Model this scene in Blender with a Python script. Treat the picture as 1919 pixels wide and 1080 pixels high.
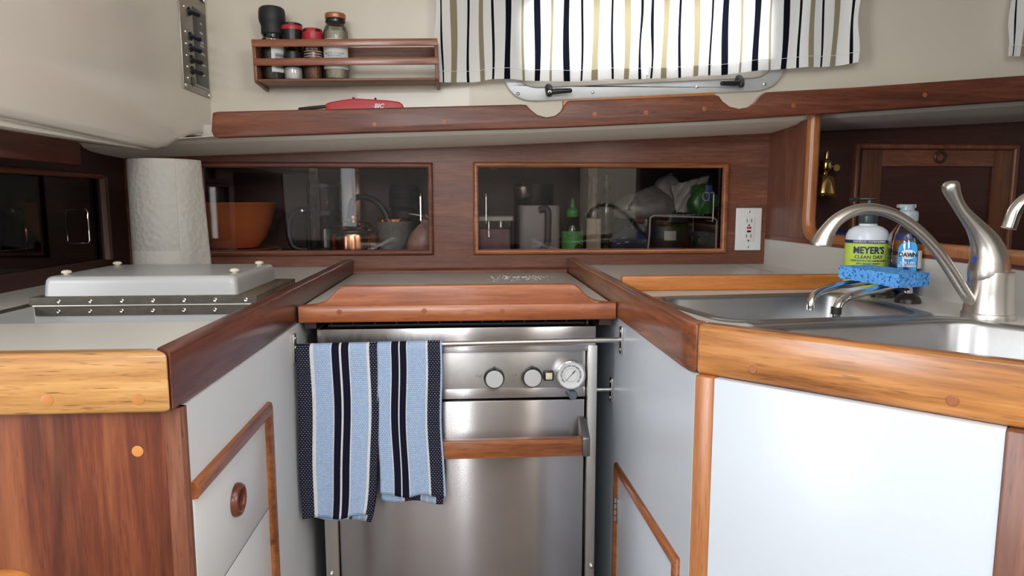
import bpy, bmesh, math, random
from mathutils import Vector, Matrix
from mathutils.geometry import tessellate_polygon
random.seed(7)
PI = math.pi
SC = bpy.context.scene
COL = SC.collection
for o in list(bpy.data.objects):
    bpy.data.objects.remove(o)

# ------------------------------------------------------------------ camera
F, CX, CY = 1280.0, 959.5, 540.0
EYE = Vector((0, 0, 1.10))
_d = Vector(((873 - CX) / F, (CY - 380) / F, -1)).normalized()
_c = Vector((-0.009, 1, 0))
_u = (_c - _d * _c.dot(_d)).normalized()
_x = _d.cross(_u)
ROT = Matrix((_x, _d, _u))
cam_d = bpy.data.cameras.new('camera')
cam = bpy.data.objects.new('camera', cam_d)
COL.objects.link(cam)
cam.matrix_world = Matrix.Translation(EYE) @ ROT.to_4x4()
cam_d.sensor_fit = 'HORIZONTAL'
cam_d.sensor_width = 36
cam_d.lens = 36 * F / 1919
cam_d.clip_start = 0.02
SC.camera = cam

# ------------------------------------------------------------------ light
SC.view_settings.view_transform = 'Standard'
SC.view_settings.look = 'None'
SC.view_settings.gamma = 1
SC.view_settings.use_curve_mapping = False
SC.view_settings.exposure = 0.0
W = bpy.data.worlds.new('sky')
SC.world = W
W.use_nodes = True
W.node_tree.nodes['Background'].inputs[0].default_value = (0.90, 0.95, 1.0, 1)
W.node_tree.nodes['Background'].inputs[1].default_value = 3.0

def area(name, loc, target, sx, sy, power, col):
    l = bpy.data.lights.new(name, 'AREA')
    l.shape = 'RECTANGLE'
    l.size, l.size_y, l.energy, l.color = sx, sy, power, col
    o = bpy.data.objects.new(name, l)
    COL.objects.link(o)
    o.location = loc
    o.rotation_euler = (Vector(target) - Vector(loc)).to_track_quat('-Z', 'Y').to_euler()
    return o
area('companionway_daylight', (-0.35, -1.24, 1.66), (-0.1, 1.2, 1.0), 0.75, 0.52, 14, (0.95, 0.98, 1.0))
area('companionway_gap_daylight', (-0.012, -1.24, 0.70), (-0.012, 1.2, 0.70), 0.035, 1.30, 2.4, (0.95, 0.98, 1.0))
area('added_side_fill_low', (-1.89, -0.50, 0.88), (0.0, -0.49, 0.90), 0.86, 0.64, 20, (0.93, 0.97, 1.0))  # added fill lamp, lifts the soffit and the sink cabinet side
area('added_side_fill_high', (-1.89, -0.50, 1.58), (0.0, -0.48, 1.50), 0.86, 0.34, 17, (0.95, 0.98, 1.0))  # second added fill, for the splashback and other faces turned to port
area('added_starboard_fill', (0.822, -0.50, 1.57), (-0.6, -0.49, 1.54), 0.88, 0.32, 15, (1.0, 0.985, 0.95))  # added fill that brightens the deck liner
area('hatch_daylight', (0.05, 0.05, 1.93), (0.05, 0.45, 0.9), 0.60, 0.60, 3, (1.0, 0.98, 0.95))
area('port_daylight', (0.47, 1.99, 1.56), (0.47, 1.0, 1.40), 0.66, 0.26, 8, (1.0, 0.98, 0.95))

# ------------------------------------------------------------------ pixel rays onto known planes
def _ray(px, py):
    return ROT @ Vector(((px - CX) / F, (CY - py) / F, -1))
def ay(px, py, Y):
    r = _ray(px, py); return EYE + r * (Y / r.y)
def ax(px, py, X):
    r = _ray(px, py); return EYE + r * (X / r.x)
def az(px, py, Z):
    r = _ray(px, py); return EYE + r * ((Z - EYE.z) / r.z)

# ------------------------------------------------------------------ mesh helpers
def offset_poly(pts, d):
    """move every edge of a CCW polygon inward by d"""
    n = len(pts); out = []
    for i in range(n):
        p0, p1, p2 = [Vector(pts[(i + k) % n][:2]) for k in (-1, 0, 1)]
        e1, e2 = (p1 - p0).normalized(), (p2 - p1).normalized()
        n1, n2 = Vector((-e1.y, e1.x)), Vector((-e2.y, e2.x))
        k = 1 + n1.dot(n2)
        out.append(p1 + (n1 + n2) * (d / max(k, .2)))
    return out
def round_poly(pts, r, n=6):
    m = len(pts); out = []
    for i in range(m):
        p0, p1, p2 = [Vector(pts[(i + k) % m][:2]) for k in (-1, 0, 1)]
        a, b = (p0 - p1), (p2 - p1)
        rr = min(r, a.length * .48, b.length * .48)
        a, b = p1 + a.normalized() * rr, p1 + b.normalized() * rr
        for k in range(n + 1):
            t = k / n
            out.append(a * (1 - t) ** 2 + p1 * 2 * t * (1 - t) + b * t * t)
    return out
def smooth_path(pts, n=8):
    """Catmull-Rom through the points (tuples of any length)"""
    P = [Vector(p) for p in pts]; out = []
    for i in range(len(P) - 1):
        p0 = P[i - 1] if i else P[0] * 2 - P[1]
        p1, p2 = P[i], P[i + 1]
        p3 = P[i + 2] if i + 2 < len(P) else P[-1] * 2 - P[-2]
        for k in range(n):
            t = k / n
            out.append(0.5 * ((2 * p1) + (p2 - p0) * t + (2 * p0 - 5 * p1 + 4 * p2 - p3) * t * t + (3 * p1 - p0 - 3 * p2 + p3) * t ** 3))
    out.append(P[-1])
    return out

class MB:
    def __init__(s):
        s.bm = bmesh.new()
    def _merge(s, t, mi=0):
        for f in t.faces: f.material_index = mi
        me = bpy.data.meshes.new('tmp'); t.to_mesh(me); t.free()
        s.bm.from_mesh(me); bpy.data.meshes.remove(me)
    def box(s, lo, hi, bev=0.0, seg=2, mi=0, M=None):
        t = bmesh.new()
        bmesh.ops.create_cube(t, size=1)
        lo, hi = Vector(lo), Vector(hi)
        for v in t.verts:
            v.co = Vector([lo[i] + (v.co[i] + .5) * (hi[i] - lo[i]) for i in range(3)])
        if bev: bmesh.ops.bevel(t, geom=t.edges[:], offset=bev, segments=seg, affect='EDGES', profile=.5)
        if M: bmesh.ops.transform(t, matrix=M, verts=t.verts)
        s._merge(t, mi); return s
    def slab(s, outline, holes, axis, a, b, bev=0.0, seg=2, mi=0, M=None):
        """polygon with holes, extruded along axis from a to b. 2-D coords: x->(Y,Z) y->(X,Z) z->(X,Y)"""
        def P(p, h):
            return {'x': Vector((h, p[0], p[1])), 'y': Vector((p[0], h, p[1])), 'z': Vector((p[0], p[1], h))}[axis]
        t = bmesh.new()
        loops = [list(outline)] + [list(h) for h in holes]
        flat = [p for l in loops for p in l]
        tri = tessellate_polygon([[Vector((p[0], p[1], 0)) for p in l] for l in loops])
        va = [t.verts.new(P(p, a)) for p in flat]; vb = [t.verts.new(P(p, b)) for p in flat]
        if not holes:
            try:
                t.faces.new(va); t.faces.new(vb[::-1])
            except ValueError: pass
        else:
            for i, j, k in tri:
                for vs in ((va[i], va[j], va[k]), (vb[k], vb[j], vb[i])):
                    try: t.faces.new(vs)
                    except ValueError: pass
        k0 = 0
        for l in loops:
            n = len(l)
            for i in range(n):
                j = (i + 1) % n
                t.faces.new((va[k0 + i], va[k0 + j], vb[k0 + j], vb[k0 + i]))
            k0 += n
        bmesh.ops.recalc_face_normals(t, faces=t.faces)
        if bev:
            ed = [e for e in t.edges if len(e.link_faces) == 2 and e.calc_face_angle(0) > .5]
            bmesh.ops.bevel(t, geom=ed, offset=bev, segments=seg, affect='EDGES', profile=.5)
        if M: bmesh.ops.transform(t, matrix=M, verts=t.verts)
        s._merge(t, mi); return s
    def rings(s, rings, cap0=True, cap1=True, closed=True, mi=0):
        """loft a list of point loops"""
        t = bmesh.new()
        R = [[t.verts.new(Vector(p)) for p in r] for r in rings]
        n = len(R[0])
        for a, b in zip(R, R[1:]):
            for i in range(n if closed else n - 1):
                j = (i + 1) % n
                t.faces.new((a[i], a[j], b[j], b[i]))
        if cap0: t.faces.new(R[0][::-1])
        if cap1: t.faces.new(R[-1])
        bmesh.ops.recalc_face_normals(t, faces=t.faces)
        s._merge(t, mi); return s
    def lathe(s, prof, c=(0, 0, 0), seg=32, axis='z', sx=1.0, sy=1.0, mi=0, M=None):
        c = Vector(c); rings = []
        for r, h in prof:
            ring = []
            for k in range(seg):
                a = 2 * PI * k / seg
                u, v = max(r, 1e-5) * math.cos(a) * sx, max(r, 1e-5) * math.sin(a) * sy
                p = {'z': Vector((u, v, h)), 'y': Vector((u, h, v)), 'x': Vector((h, u, v))}[axis]
                p = p + c
                ring.append(M @ p if M else p)
            rings.append(ring)
        return s.rings(rings, mi=mi)
    def tube(s, path, r, seg=12, cap=True, flat=1.0, mi=0, round_end=False):
        P = [Vector(p[:3]) for p in path]
        R = r if isinstance(r, (list, tuple)) else [r] * len(P)
        R = list(R)
        if round_end:
            for _e in range(2):
                d = (P[-1] - P[-2]).normalized(); r0 = R[-1]; base = P[-1].copy()
                for k in range(1, 5):
                    a = k / 4 * PI / 2
                    P.append(base + d * r0 * math.sin(a)); R.append(max(r0 * math.cos(a), r0 * .02))
                P.reverse(); R.reverse()
        T = []
        for i in range(len(P)):
            a, b = P[max(i - 1, 0)], P[min(i + 1, len(P) - 1)]
            T.append((b - a).normalized())
        up = Vector((0, 1, 0)) if abs(T[0].y) < .9 else Vector((0, 0, 1))
        N = (up - T[0] * up.dot(T[0])).normalized()
        rings = []
        for i, p in enumerate(P):
            N = (N - T[i] * N.dot(T[i])).normalized()
            B = T[i].cross(N)
            rings.append([p + (N * math.cos(2 * PI * k / seg) * flat + B * math.sin(2 * PI * k / seg)) * R[i] for k in range(seg)])
        return s.rings(rings, cap, cap, mi=mi)
    def sweep(s, path, prof, side, closed=False, mi=0):
        """sweep profile (a,b) along a mitred polyline in a plane of normal 'side': b is along side, a is in-plane left of travel"""
        P = [Vector(p) for p in path]; side = Vector(side).normalized(); n = len(P); rings = []
        for i in range(n):
            if closed: pa, pb = P[i - 1], P[(i + 1) % n]
            else: pa, pb = P[max(i - 1, 0)], P[min(i + 1, n - 1)]
            d1 = (P[i] - pa).normalized() if (P[i] - pa).length > 1e-9 else (pb - P[i]).normalized()
            d2 = (pb - P[i]).normalized() if (pb - P[i]).length > 1e-9 else d1
            n1, n2 = side.cross(d1), side.cross(d2)
            m = (n1 + n2) / max(1 + n1.dot(n2), .2)
            rings.append([P[i] + m * a + side * b for a, b in prof])
        if closed: rings.append(rings[0])
        t = bmesh.new()
        k = len(prof)
        R = [[t.verts.new(p) for p in r] for r in (rings[:-1] if closed else rings)]
        if closed: R.append(R[0])
        for a, b in zip(R, R[1:]):
            for i in range(k):
                j = (i + 1) % k
                t.faces.new((a[i], a[j], b[j], b[i]))
        if not closed:
            t.faces.new(R[0][::-1]); t.faces.new(R[-1])
        bmesh.ops.recalc_face_normals(t, faces=t.faces)
        s._merge(t, mi); return s
    def grid(s, fn, us, vs, mat_of=None):
        t = bmesh.new()
        G = [[t.verts.new(Vector(fn(u, v))) for u in us] for v in vs]
        for j in range(len(vs) - 1):
            for i in range(len(us) - 1):
                f = t.faces.new((G[j][i], G[j][i + 1], G[j + 1][i + 1], G[j + 1][i]))
                if mat_of: f.material_index = mat_of((us[i] + us[i + 1]) / 2, (vs[j] + vs[j + 1]) / 2)
        me = bpy.data.meshes.new('tmp'); t.to_mesh(me); t.free()
        s.bm.from_mesh(me); bpy.data.meshes.remove(me); return s
    def ball(s, c, r, sc=(1, 1, 1), sub=3, mi=0):
        t = bmesh.new(); bmesh.ops.create_icosphere(t, subdivisions=sub, radius=r)
        for v in t.verts: v.co = Vector([v.co[i] * sc[i] for i in range(3)]) + Vector(c)
        s._merge(t, mi); return s
    def jitter(s, amp, freq, seed=0):
        from mathutils import noise
        for v in s.bm.verts:
            v.co += noise.noise_vector(v.co * freq + Vector((seed, seed * 2, 0))) * amp
        return s
    def build(s, name, mat, parent=None, local=False, angle=32, smooth=True, solid=0, sub=0, weld=True):
        if weld: bmesh.ops.remove_doubles(s.bm, verts=s.bm.verts, dist=1e-6)
        me = bpy.data.meshes.new(name)
        off = Vector((0, 0, 0))
        if parent is not None and not local and parent.name not in LOCAL:
            off = WORLD.get(parent.name, Vector((0, 0, 0)))
        elif parent is None and s.bm.verts:
            xs = [v.co for v in s.bm.verts]
            off = Vector(((min(c.x for c in xs) + max(c.x for c in xs)) / 2, (min(c.y for c in xs) + max(c.y for c in xs)) / 2, min(c.z for c in xs)))
        for v in s.bm.verts: v.co -= off
        s.bm.to_mesh(me); s.bm.free()
        for m in (mat if isinstance(mat, (list, tuple)) else [mat]): me.materials.append(m)
        if smooth:
            me.shade_smooth(); me.set_sharp_from_angle(angle=math.radians(angle))
        o = bpy.data.objects.new(name, me); COL.objects.link(o)
        if parent is not None:
            o.parent = parent
            if parent.name in LOCAL: LOCAL.add(o.name)
            else: WORLD[o.name] = off
        else:
            o.location = off; WORLD[o.name] = off.copy()
        if solid:
            md = o.modifiers.new('thickness', 'SOLIDIFY'); md.thickness = solid; md.offset = 0
        if sub:
            md = o.modifiers.new('smooth', 'SUBSURF'); md.levels = sub; md.render_levels = sub
        return o
WORLD, LOCAL = {}, set()
def thing(name, label, cat, loc, rot=(0, 0, 0), group=None, local=False):
    o = bpy.data.objects.new(name, None); COL.objects.link(o)
    o.empty_display_size = .05
    o.location = loc; o.rotation_euler = rot
    WORLD[o.name] = Vector(loc)
    if local: LOCAL.add(o.name)
    return tag(o, label, cat, group)
def tag(o, label, cat, group=None, kind=None):
    o['label'] = label; o['category'] = cat
    if group: o['group'] = group
    if kind: o['kind'] = kind
    return o
def struct(o, label=None):
    o['kind'] = 'structure'
    if label: o['label'] = label
    return o
def text(name, s, size, M, mat, parent=None, wrap=None, depth=.0003, sx=1.0, align='CENTER', bold=0.0, shear=0.0):
    """lettering as mesh; M places the text plane (x right, y up, z out); wrap=(r) bends it round a vertical axis r behind the plane"""
    cu = bpy.data.curves.new('t', 'FONT'); cu.body = s; cu.size = size; cu.extrude = depth; cu.align_x = align; cu.align_y = 'CENTER'
    cu.offset = bold; cu.shear = shear
    cu.resolution_u = 3
    o = bpy.data.objects.new('t', cu); COL.objects.link(o)
    dg = bpy.context.evaluated_depsgraph_get()
    me = bpy.data.meshes.new_from_object(o.evaluated_get(dg))
    bpy.data.objects.remove(o); bpy.data.curves.remove(cu)
    m = MB(); m.bm.from_mesh(me); bpy.data.meshes.remove(me)
    for v in m.bm.verts:
        v.co.x *= sx
        if wrap:
            a = v.co.x / wrap; h = v.co.z
            v.co.x, v.co.z = (wrap + h) * math.sin(a), (wrap + h) * math.cos(a) - wrap
        v.co = M @ v.co
    return m.build(name, mat, parent, smooth=False, weld=False)
def frontM(x, y, z, rx=0.0):     # text facing -Y
    return Matrix.Translation((x, y, z)) @ Matrix.Rotation(PI / 2 + rx, 4, 'X')
def sideM(x, y, z):              # text facing +X, reading towards +Y
    return Matrix.Translation((x, y, z)) @ Matrix.Rotation(PI / 2, 4, 'Z') @ Matrix.Rotation(PI / 2, 4, 'X')

# ------------------------------------------------------------------ materials
def lin(r, g, b):
    f = lambda c: (c / 255 / 12.92) if c / 255 <= .04045 else ((c / 255 + .055) / 1.055) ** 2.4
    return (f(r), f(g), f(b))
class Mat:
    def __init__(s, name):
        s.m = bpy.data.materials.new(name); s.m.use_nodes = True
        s.t = s.m.node_tree; s.n = s.t.nodes; s.b = s.n['Principled BSDF']
    def node(s, typ, **kw):
        n = s.n.new(typ)
        for k, v in kw.items():
            if k in n.inputs.keys(): n.inputs[k].default_value = v
            else: setattr(n, k, v)
        return n
    def link(s, a, b): s.t.links.new(a, b)
    def set(s, **kw):
        for k, v in kw.items(): s.b.inputs[k].default_value = v
        return s
def c4(c): return (c[0], c[1], c[2], 1)
def plain(name, col, rough=.5, metal=0.0, coat=0.0, var=.06, scale=30, bump=0.0, spec=.5, **kw):
    """one base colour with slight mottling"""
    M = Mat(name)
    M.set(Roughness=rough, Metallic=metal)
    M.b.inputs['Coat Weight'].default_value = coat
    M.b.inputs['Specular IOR Level'].default_value = spec
    tc = M.node('ShaderNodeTexCoord')
    nz = M.node('ShaderNodeTexNoise', Scale=scale, Detail=4.0)
    M.link(tc.outputs['Object'], nz.inputs['Vector'])
    mx = M.node('ShaderNodeMix', data_type='RGBA')
    mx.inputs[6].default_value = c4([c * (1 - var) for c in col]); mx.inputs[7].default_value = c4([min(1, c * (1 + var)) for c in col])
    M.link(nz.outputs['Fac'], mx.inputs[0]); M.link(mx.outputs[2], M.b.inputs['Base Color'])
    if bump:
        bp = M.node('ShaderNodeBump', Strength=bump, Distance=.002)
        M.link(nz.outputs['Fac'], bp.inputs['Height']); M.link(bp.outputs[0], M.b.inputs['Normal'])
    for k, v in kw.items(): M.b.inputs[k.replace('_', ' ')].default_value = v
    return M.m
def wood(name, dark, mid, light, axis='x', rough=.38, coat=.25, stretch=14, fine=150, contrast=1.0, wear=None, rotz=0.0, broad=9, pores=.55):
    M = Mat(name)
    M.b.inputs['Coat Weight'].default_value = coat; M.b.inputs['Coat Roughness'].default_value = .18
    tc = M.node('ShaderNodeTexCoord')
    mp0 = M.node('ShaderNodeMapping'); mp0.inputs['Rotation'].default_value = (0, 0, rotz)
    M.link(tc.outputs['Object'], mp0.inputs['Vector'])
    oi = M.node('ShaderNodeObjectInfo')
    ad = M.node('ShaderNodeVectorMath', operation='ADD')
    sc = M.node('ShaderNodeVectorMath', operation='SCALE'); sc.inputs[3].default_value = 7.3
    cv = M.node('ShaderNodeCombineXYZ')
    for i in range(3): M.link(oi.outputs['Random'], cv.inputs[i])
    M.link(cv.outputs[0], sc.inputs[0]); M.link(mp0.outputs[0], ad.inputs[0]); M.link(sc.outputs[0], ad.inputs[1])
    def mapped(s):
        mp = M.node('ShaderNodeMapping')
        v = [s, s, s]; v['xyz'.index(axis)] = s / stretch
        mp.inputs['Scale'].default_value = v
        M.link(ad.outputs[0], mp.inputs['Vector']); return mp
    n1 = M.node('ShaderNodeTexNoise', Scale=1.0, Detail=6.0, Roughness=.6, Distortion=.6); M.link(mapped(broad * 2.2).outputs[0], n1.inputs['Vector'])
    n2 = M.node('ShaderNodeTexNoise', Scale=1.0, Detail=5.0, Roughness=.65); M.link(mapped(fine).outputs[0], n2.inputs['Vector'])
    n3 = M.node('ShaderNodeTexNoise', Scale=1.0, Detail=2.0); M.link(mapped(fine * 3.2).outputs[0], n3.inputs['Vector'])
    mixf = M.node('ShaderNodeMath', operation='MULTIPLY_ADD'); mixf.inputs[1].default_value = .45
    M.link(n2.outputs['Fac'], mixf.inputs[0])
    m2 = M.node('ShaderNodeMath', operation='MULTIPLY'); m2.inputs[1].default_value = .55
    M.link(n1.outputs['Fac'], m2.inputs[0]); M.link(m2.outputs[0], mixf.inputs[2])
    rp = M.node('ShaderNodeValToRGB')
    w = .16 / contrast
    e = rp.color_ramp.elements
    e[0].position = .5 - w; e[0].color = c4(dark); e[1].position = .5 + w; e[1].color = c4(light)
    k = e.new(.5); k.color = c4(mid)
    M.link(mixf.outputs[0], rp.inputs[0])
    pr = M.node('ShaderNodeMapRange'); pr.inputs[1].default_value = .60; pr.inputs[2].default_value = .72; pr.inputs[4].default_value = pores
    M.link(n3.outputs['Fac'], pr.inputs[0])
    mx = M.node('ShaderNodeMix', data_type='RGBA', blend_type='MIX'); mx.inputs[7].default_value = c4([c * .55 for c in dark])
    M.link(pr.outputs[0], mx.inputs[0]); M.link(rp.outputs[0], mx.inputs[6])
    last = mx.outputs[2]
    if wear:
        nw = M.node('ShaderNodeTexNoise', Scale=1.0, Detail=4.0, Roughness=.6); M.link(mapped(wear[1]).outputs[0], nw.inputs['Vector'])
        wr = M.node('ShaderNodeMapRange'); wr.inputs[1].default_value = .54; wr.inputs[2].default_value = .68; wr.inputs[4].default_value = wear[2]
        M.link(nw.outputs['Fac'], wr.inputs[0])
        mw = M.node('ShaderNodeMix', data_type='RGBA'); mw.inputs[7].default_value = c4(wear[0])
        M.link(wr.outputs[0], mw.inputs[0]); M.link(last, mw.inputs[6]); last = mw.outputs[2]
    M.link(last, M.b.inputs['Base Color'])
    rr = M.node('ShaderNodeMapRange'); rr.inputs[3].default_value = rough - .08; rr.inputs[4].default_value = rough + .12
    M.link(n1.outputs['Fac'], rr.inputs[0]); M.link(rr.outputs[0], M.b.inputs['Roughness'])
    bp = M.node('ShaderNodeBump', Strength=.12, Distance=.001)
    M.link(n2.outputs['Fac'], bp.inputs['Height']); M.link(bp.outputs[0], M.b.inputs['Normal'])
    return M.m
def brushed(name, col, rough=.3, axis='x', scale=900, aniso=.7, smudge=.15):
    M = Mat(name)
    M.set(Metallic=1.0, Roughness=rough)
    tc = M.node('ShaderNodeTexCoord')
    mp = M.node('ShaderNodeMapping'); v = [scale] * 3; v['xyz'.index(axis)] = scale / 150; mp.inputs['Scale'].default_value = v
    M.link(tc.outputs['Object'], mp.inputs['Vector'])
    nz = M.node('ShaderNodeTexNoise', Scale=1.0, Detail=2.0); M.link(mp.outputs[0], nz.inputs['Vector'])
    n2 = M.node('ShaderNodeTexNoise', Scale=16.0, Detail=6.0, Roughness=.7); M.link(tc.outputs['Object'], n2.inputs['Vector'])
    mx = M.node('ShaderNodeMix', data_type='RGBA'); mx.inputs[6].default_value = c4([c * (1 - smudge) for c in col]); mx.inputs[7].default_value = c4([min(1, c * (1 + smudge * .4)) for c in col])
    M.link(n2.outputs['Fac'], mx.inputs[0]); M.link(mx.outputs[2], M.b.inputs['Base Color'])
    r = M.node('ShaderNodeMapRange'); r.inputs[3].default_value = rough * .97; r.inputs[4].default_value = rough * 1.03
    M.link(nz.outputs['Fac'], r.inputs[0]); M.link(r.outputs[0], M.b.inputs['Roughness'])
    if aniso:
        M.b.inputs['Anisotropic'].default_value = aniso
        cx = M.node('ShaderNodeCombineXYZ'); cx.inputs['xyz'.index('z' if axis == 'x' else 'x')].default_value = 1.0
        M.link(cx.outputs[0], M.b.inputs['Tangent'])
    return M.m
def pane_glass(name, tint, refl=1.0):
    """thin glazing: tinted see-through plus a Fresnel mirror"""
    M = Mat(name)
    M.n.remove(M.b)
    tr = M.node('ShaderNodeBsdfTransparent'); tr.inputs[0].default_value = c4(tint)
    gl = M.node('ShaderNodeBsdfGlossy'); gl.inputs['Roughness'].default_value = .02
    fr = M.node('ShaderNodeFresnel', IOR=1.5)
    mu = M.node('ShaderNodeMath', operation='MULTIPLY'); mu.inputs[1].default_value = refl
    nz = M.node('ShaderNodeTexNoise', Scale=8.0)
    tc = M.node('ShaderNodeTexCoord'); M.link(tc.outputs['Object'], nz.inputs['Vector'])
    bp = M.node('ShaderNodeBump', Strength=.02); M.link(nz.outputs['Fac'], bp.inputs['Height']); M.link(bp.outputs[0], gl.inputs['Normal'])
    mx = M.node('ShaderNodeMixShader')
    M.link(fr.outputs[0], mu.inputs[0]); M.link(mu.outputs[0], mx.inputs[0]); M.link(tr.outputs[0], mx.inputs[1]); M.link(gl.outputs[0], mx.inputs[2])
    M.link(mx.outputs[0], M.n['Material Output'].inputs[0])
    return M.m
def fabric(name, col, transl=.5, weave=700, bump=.3, warm=None, var=.05):
    M = Mat(name); M.n.remove(M.b)
    tc = M.node('ShaderNodeTexCoord')
    wv = M.node('ShaderNodeTexNoise', Scale=weave, Detail=1.0); M.link(tc.outputs['Object'], wv.inputs['Vector'])
    mx = M.node('ShaderNodeMix', data_type='RGBA'); mx.inputs[6].default_value = c4([c * (1 - var) for c in col]); mx.inputs[7].default_value = c4([min(1, c * (1 + var)) for c in col])
    M.link(wv.outputs['Fac'], mx.inputs[0])
    bp = M.node('ShaderNodeBump', Strength=bump, Distance=.001); M.link(wv.outputs['Fac'], bp.inputs['Height'])
    df = M.node('ShaderNodeBsdfDiffuse', Roughness=.6); M.link(mx.outputs[2], df.inputs[0]); M.link(bp.outputs[0], df.inputs['Normal'])
    tl = M.node('ShaderNodeBsdfTranslucent')
    if warm: tl.inputs[0].default_value = c4(warm)
    else: M.link(mx.outputs[2], tl.inputs[0])
    ms = M.node('ShaderNodeMixShader'); ms.inputs[0].default_value = transl
    M.link(df.outputs[0], ms.inputs[1]); M.link(tl.outputs[0], ms.inputs[2]); M.link(ms.outputs[0], M.n['Material Output'].inputs[0])
    return M.m
def waffle(name, a, b, cw, ch, mortar, bump=.5):
    """woven cells on the X-Z plane: cells colour a, threads colour b"""
    M = Mat(name); M.set(Roughness=.9); M.b.inputs['Specular IOR Level'].default_value = .1
    tc = M.node('ShaderNodeTexCoord'); sp = M.node('ShaderNodeSeparateXYZ'); cb = M.node('ShaderNodeCombineXYZ')
    M.link(tc.outputs['Object'], sp.inputs[0]); M.link(sp.outputs[0], cb.inputs[0]); M.link(sp.outputs[2], cb.inputs[1])
    br = M.node('ShaderNodeTexBrick', Scale=1.0)
    br.inputs['Color1'].default_value = c4(a); br.inputs['Color2'].default_value = c4([min(1, x * .8) for x in a]); br.inputs['Mortar'].default_value = c4(b)
    br.inputs['Mortar Size'].default_value = mortar; br.inputs['Mortar Smooth'].default_value = .4
    br.inputs['Brick Width'].default_value = cw; br.inputs['Row Height'].default_value = ch
    M.link(cb.outputs[0], br.inputs['Vector'])
    nz = M.node('ShaderNodeTexNoise', Scale=220.0, Detail=2.0); M.link(tc.outputs['Object'], nz.inputs['Vector'])
    mx = M.node('ShaderNodeMix', data_type='RGBA', blend_type='MULTIPLY'); mx.inputs[0].default_value = .35
    M.link(br.outputs['Color'], mx.inputs[6]); M.link(nz.outputs['Color'], mx.inputs[7]); M.link(mx.outputs[2], M.b.inputs['Base Color'])
    bp = M.node('ShaderNodeBump', Strength=bump, Distance=.0015); M.link(br.outputs['Fac'], bp.inputs['Height']); bp.invert = True
    M.link(bp.outputs[0], M.b.inputs['Normal'])
    return M.m

# teak and mahogany: dark, middle, light tones of each kind of board in the galley
MAHOG = (lin(80, 44, 31), lin(116, 68, 49), lin(148, 98, 74))
TEAK = (lin(96, 48, 24), lin(150, 86, 46), lin(184, 118, 68))
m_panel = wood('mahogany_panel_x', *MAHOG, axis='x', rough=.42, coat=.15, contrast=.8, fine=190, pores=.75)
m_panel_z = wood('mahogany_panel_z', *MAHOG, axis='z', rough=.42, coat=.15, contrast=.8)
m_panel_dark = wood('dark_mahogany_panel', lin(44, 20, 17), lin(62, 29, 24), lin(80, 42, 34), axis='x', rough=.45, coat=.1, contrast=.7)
m_panel_y = wood('dark_mahogany_y', lin(44, 22, 19), lin(60, 31, 26), lin(76, 42, 34), axis='y', rough=.45, coat=.1, contrast=.7)
m_rail = wood('rail_mahogany', lin(66, 31, 21), lin(102, 53, 36), lin(134, 78, 52), axis='x', rough=.42, coat=.12, wear=(lin(160, 92, 50), 7, .5))
m_rail_y = wood('rail_mahogany_y', lin(74, 34, 26), lin(108, 54, 40), lin(134, 74, 54), axis='y', rough=.34, coat=.3)
m_teak = wood('teak_x', *TEAK, axis='x', rough=.33, coat=.35)
m_teak_y = wood('teak_y', *TEAK, axis='y', rough=.33, coat=.35)
m_teak_z = wood('teak_z', *TEAK, axis='z', rough=.35, coat=.3)
m_fiddle = wood('fiddle_teak', lin(112, 56, 30), lin(158, 88, 50), lin(186, 116, 72), axis='x', rough=.3, coat=.35, contrast=.8)
m_honey = wood('sun_faded_teak', lin(146, 98, 54), lin(186, 140, 84), lin(208, 168, 112), axis='x', rough=.3, coat=.4, fine=130, contrast=.9, pores=.85)
m_diag = wood('worn_teak_diagonal', lin(104, 58, 26), lin(172, 112, 58), lin(208, 152, 92), axis='x', rough=.3, coat=.4, contrast=1.0, rotz=PI / 4, wear=(lin(220, 160, 92), 8, .55), fine=110)
m_strip = wood('orange_teak', lin(148, 84, 34), lin(184, 112, 50), lin(206, 138, 70), axis='x', rough=.38, coat=.2, contrast=.8)
m_ply = wood('varnished_plywood', lin(64, 26, 13), lin(102, 46, 24), lin(138, 74, 38), axis='z', rough=.45, coat=.08, stretch=14, broad=7, wear=(lin(172, 106, 64), 22, .4))
m_trimside = wood('mahogany_trim_y', lin(64, 29, 23), lin(92, 45, 36), lin(118, 66, 50), axis='y', rough=.33, coat=.25)
m_post = wood('teak_post', lin(134, 78, 38), lin(166, 104, 58), lin(188, 128, 78), axis='z', rough=.34, coat=.3, contrast=.8)
m_plug = plain('teak_plug', lin(150, 88, 50), .4, var=.1, scale=80)
m_plug_y = plain('honey_plug', lin(172, 116, 58), .4, var=.1, scale=80)
m_plug_p = plain('pale_plug', lin(196, 132, 70), .4, var=.1, scale=80)
m_cream = plain('cream_gelcoat', (.70, .64, .54), .32, coat=.2, var=.03, scale=4)
m_liner = plain('liner_gelcoat', (.72, .675, .61), .25, coat=.35, var=.05, scale=3)
m_soffit = plain('soffit_vinyl', (.88, .84, .76), .55, var=.03, scale=60)
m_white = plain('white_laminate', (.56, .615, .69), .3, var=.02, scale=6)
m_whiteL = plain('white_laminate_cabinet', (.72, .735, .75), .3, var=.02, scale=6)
m_counter = plain('cream_laminate', (.60, .58, .545), .33, var=.03, scale=14)
m_dark = plain('black_void_paint', (.012, .012, .013), .7)
m_black = plain('black_plastic', (.012, .012, .014), .35)
m_blackm = plain('black_matte_plastic', (.016, .016, .02), .55)
m_rubber = plain('black_rubber', (.02, .017, .016), .45, bump=.2, scale=200)
m_steel = brushed('brushed_steel', (.54, .51, .515), .26, 'x', aniso=.97)
m_steel_v = brushed('brushed_steel_upright', (.66, .64, .62), .32, 'z')
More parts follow.
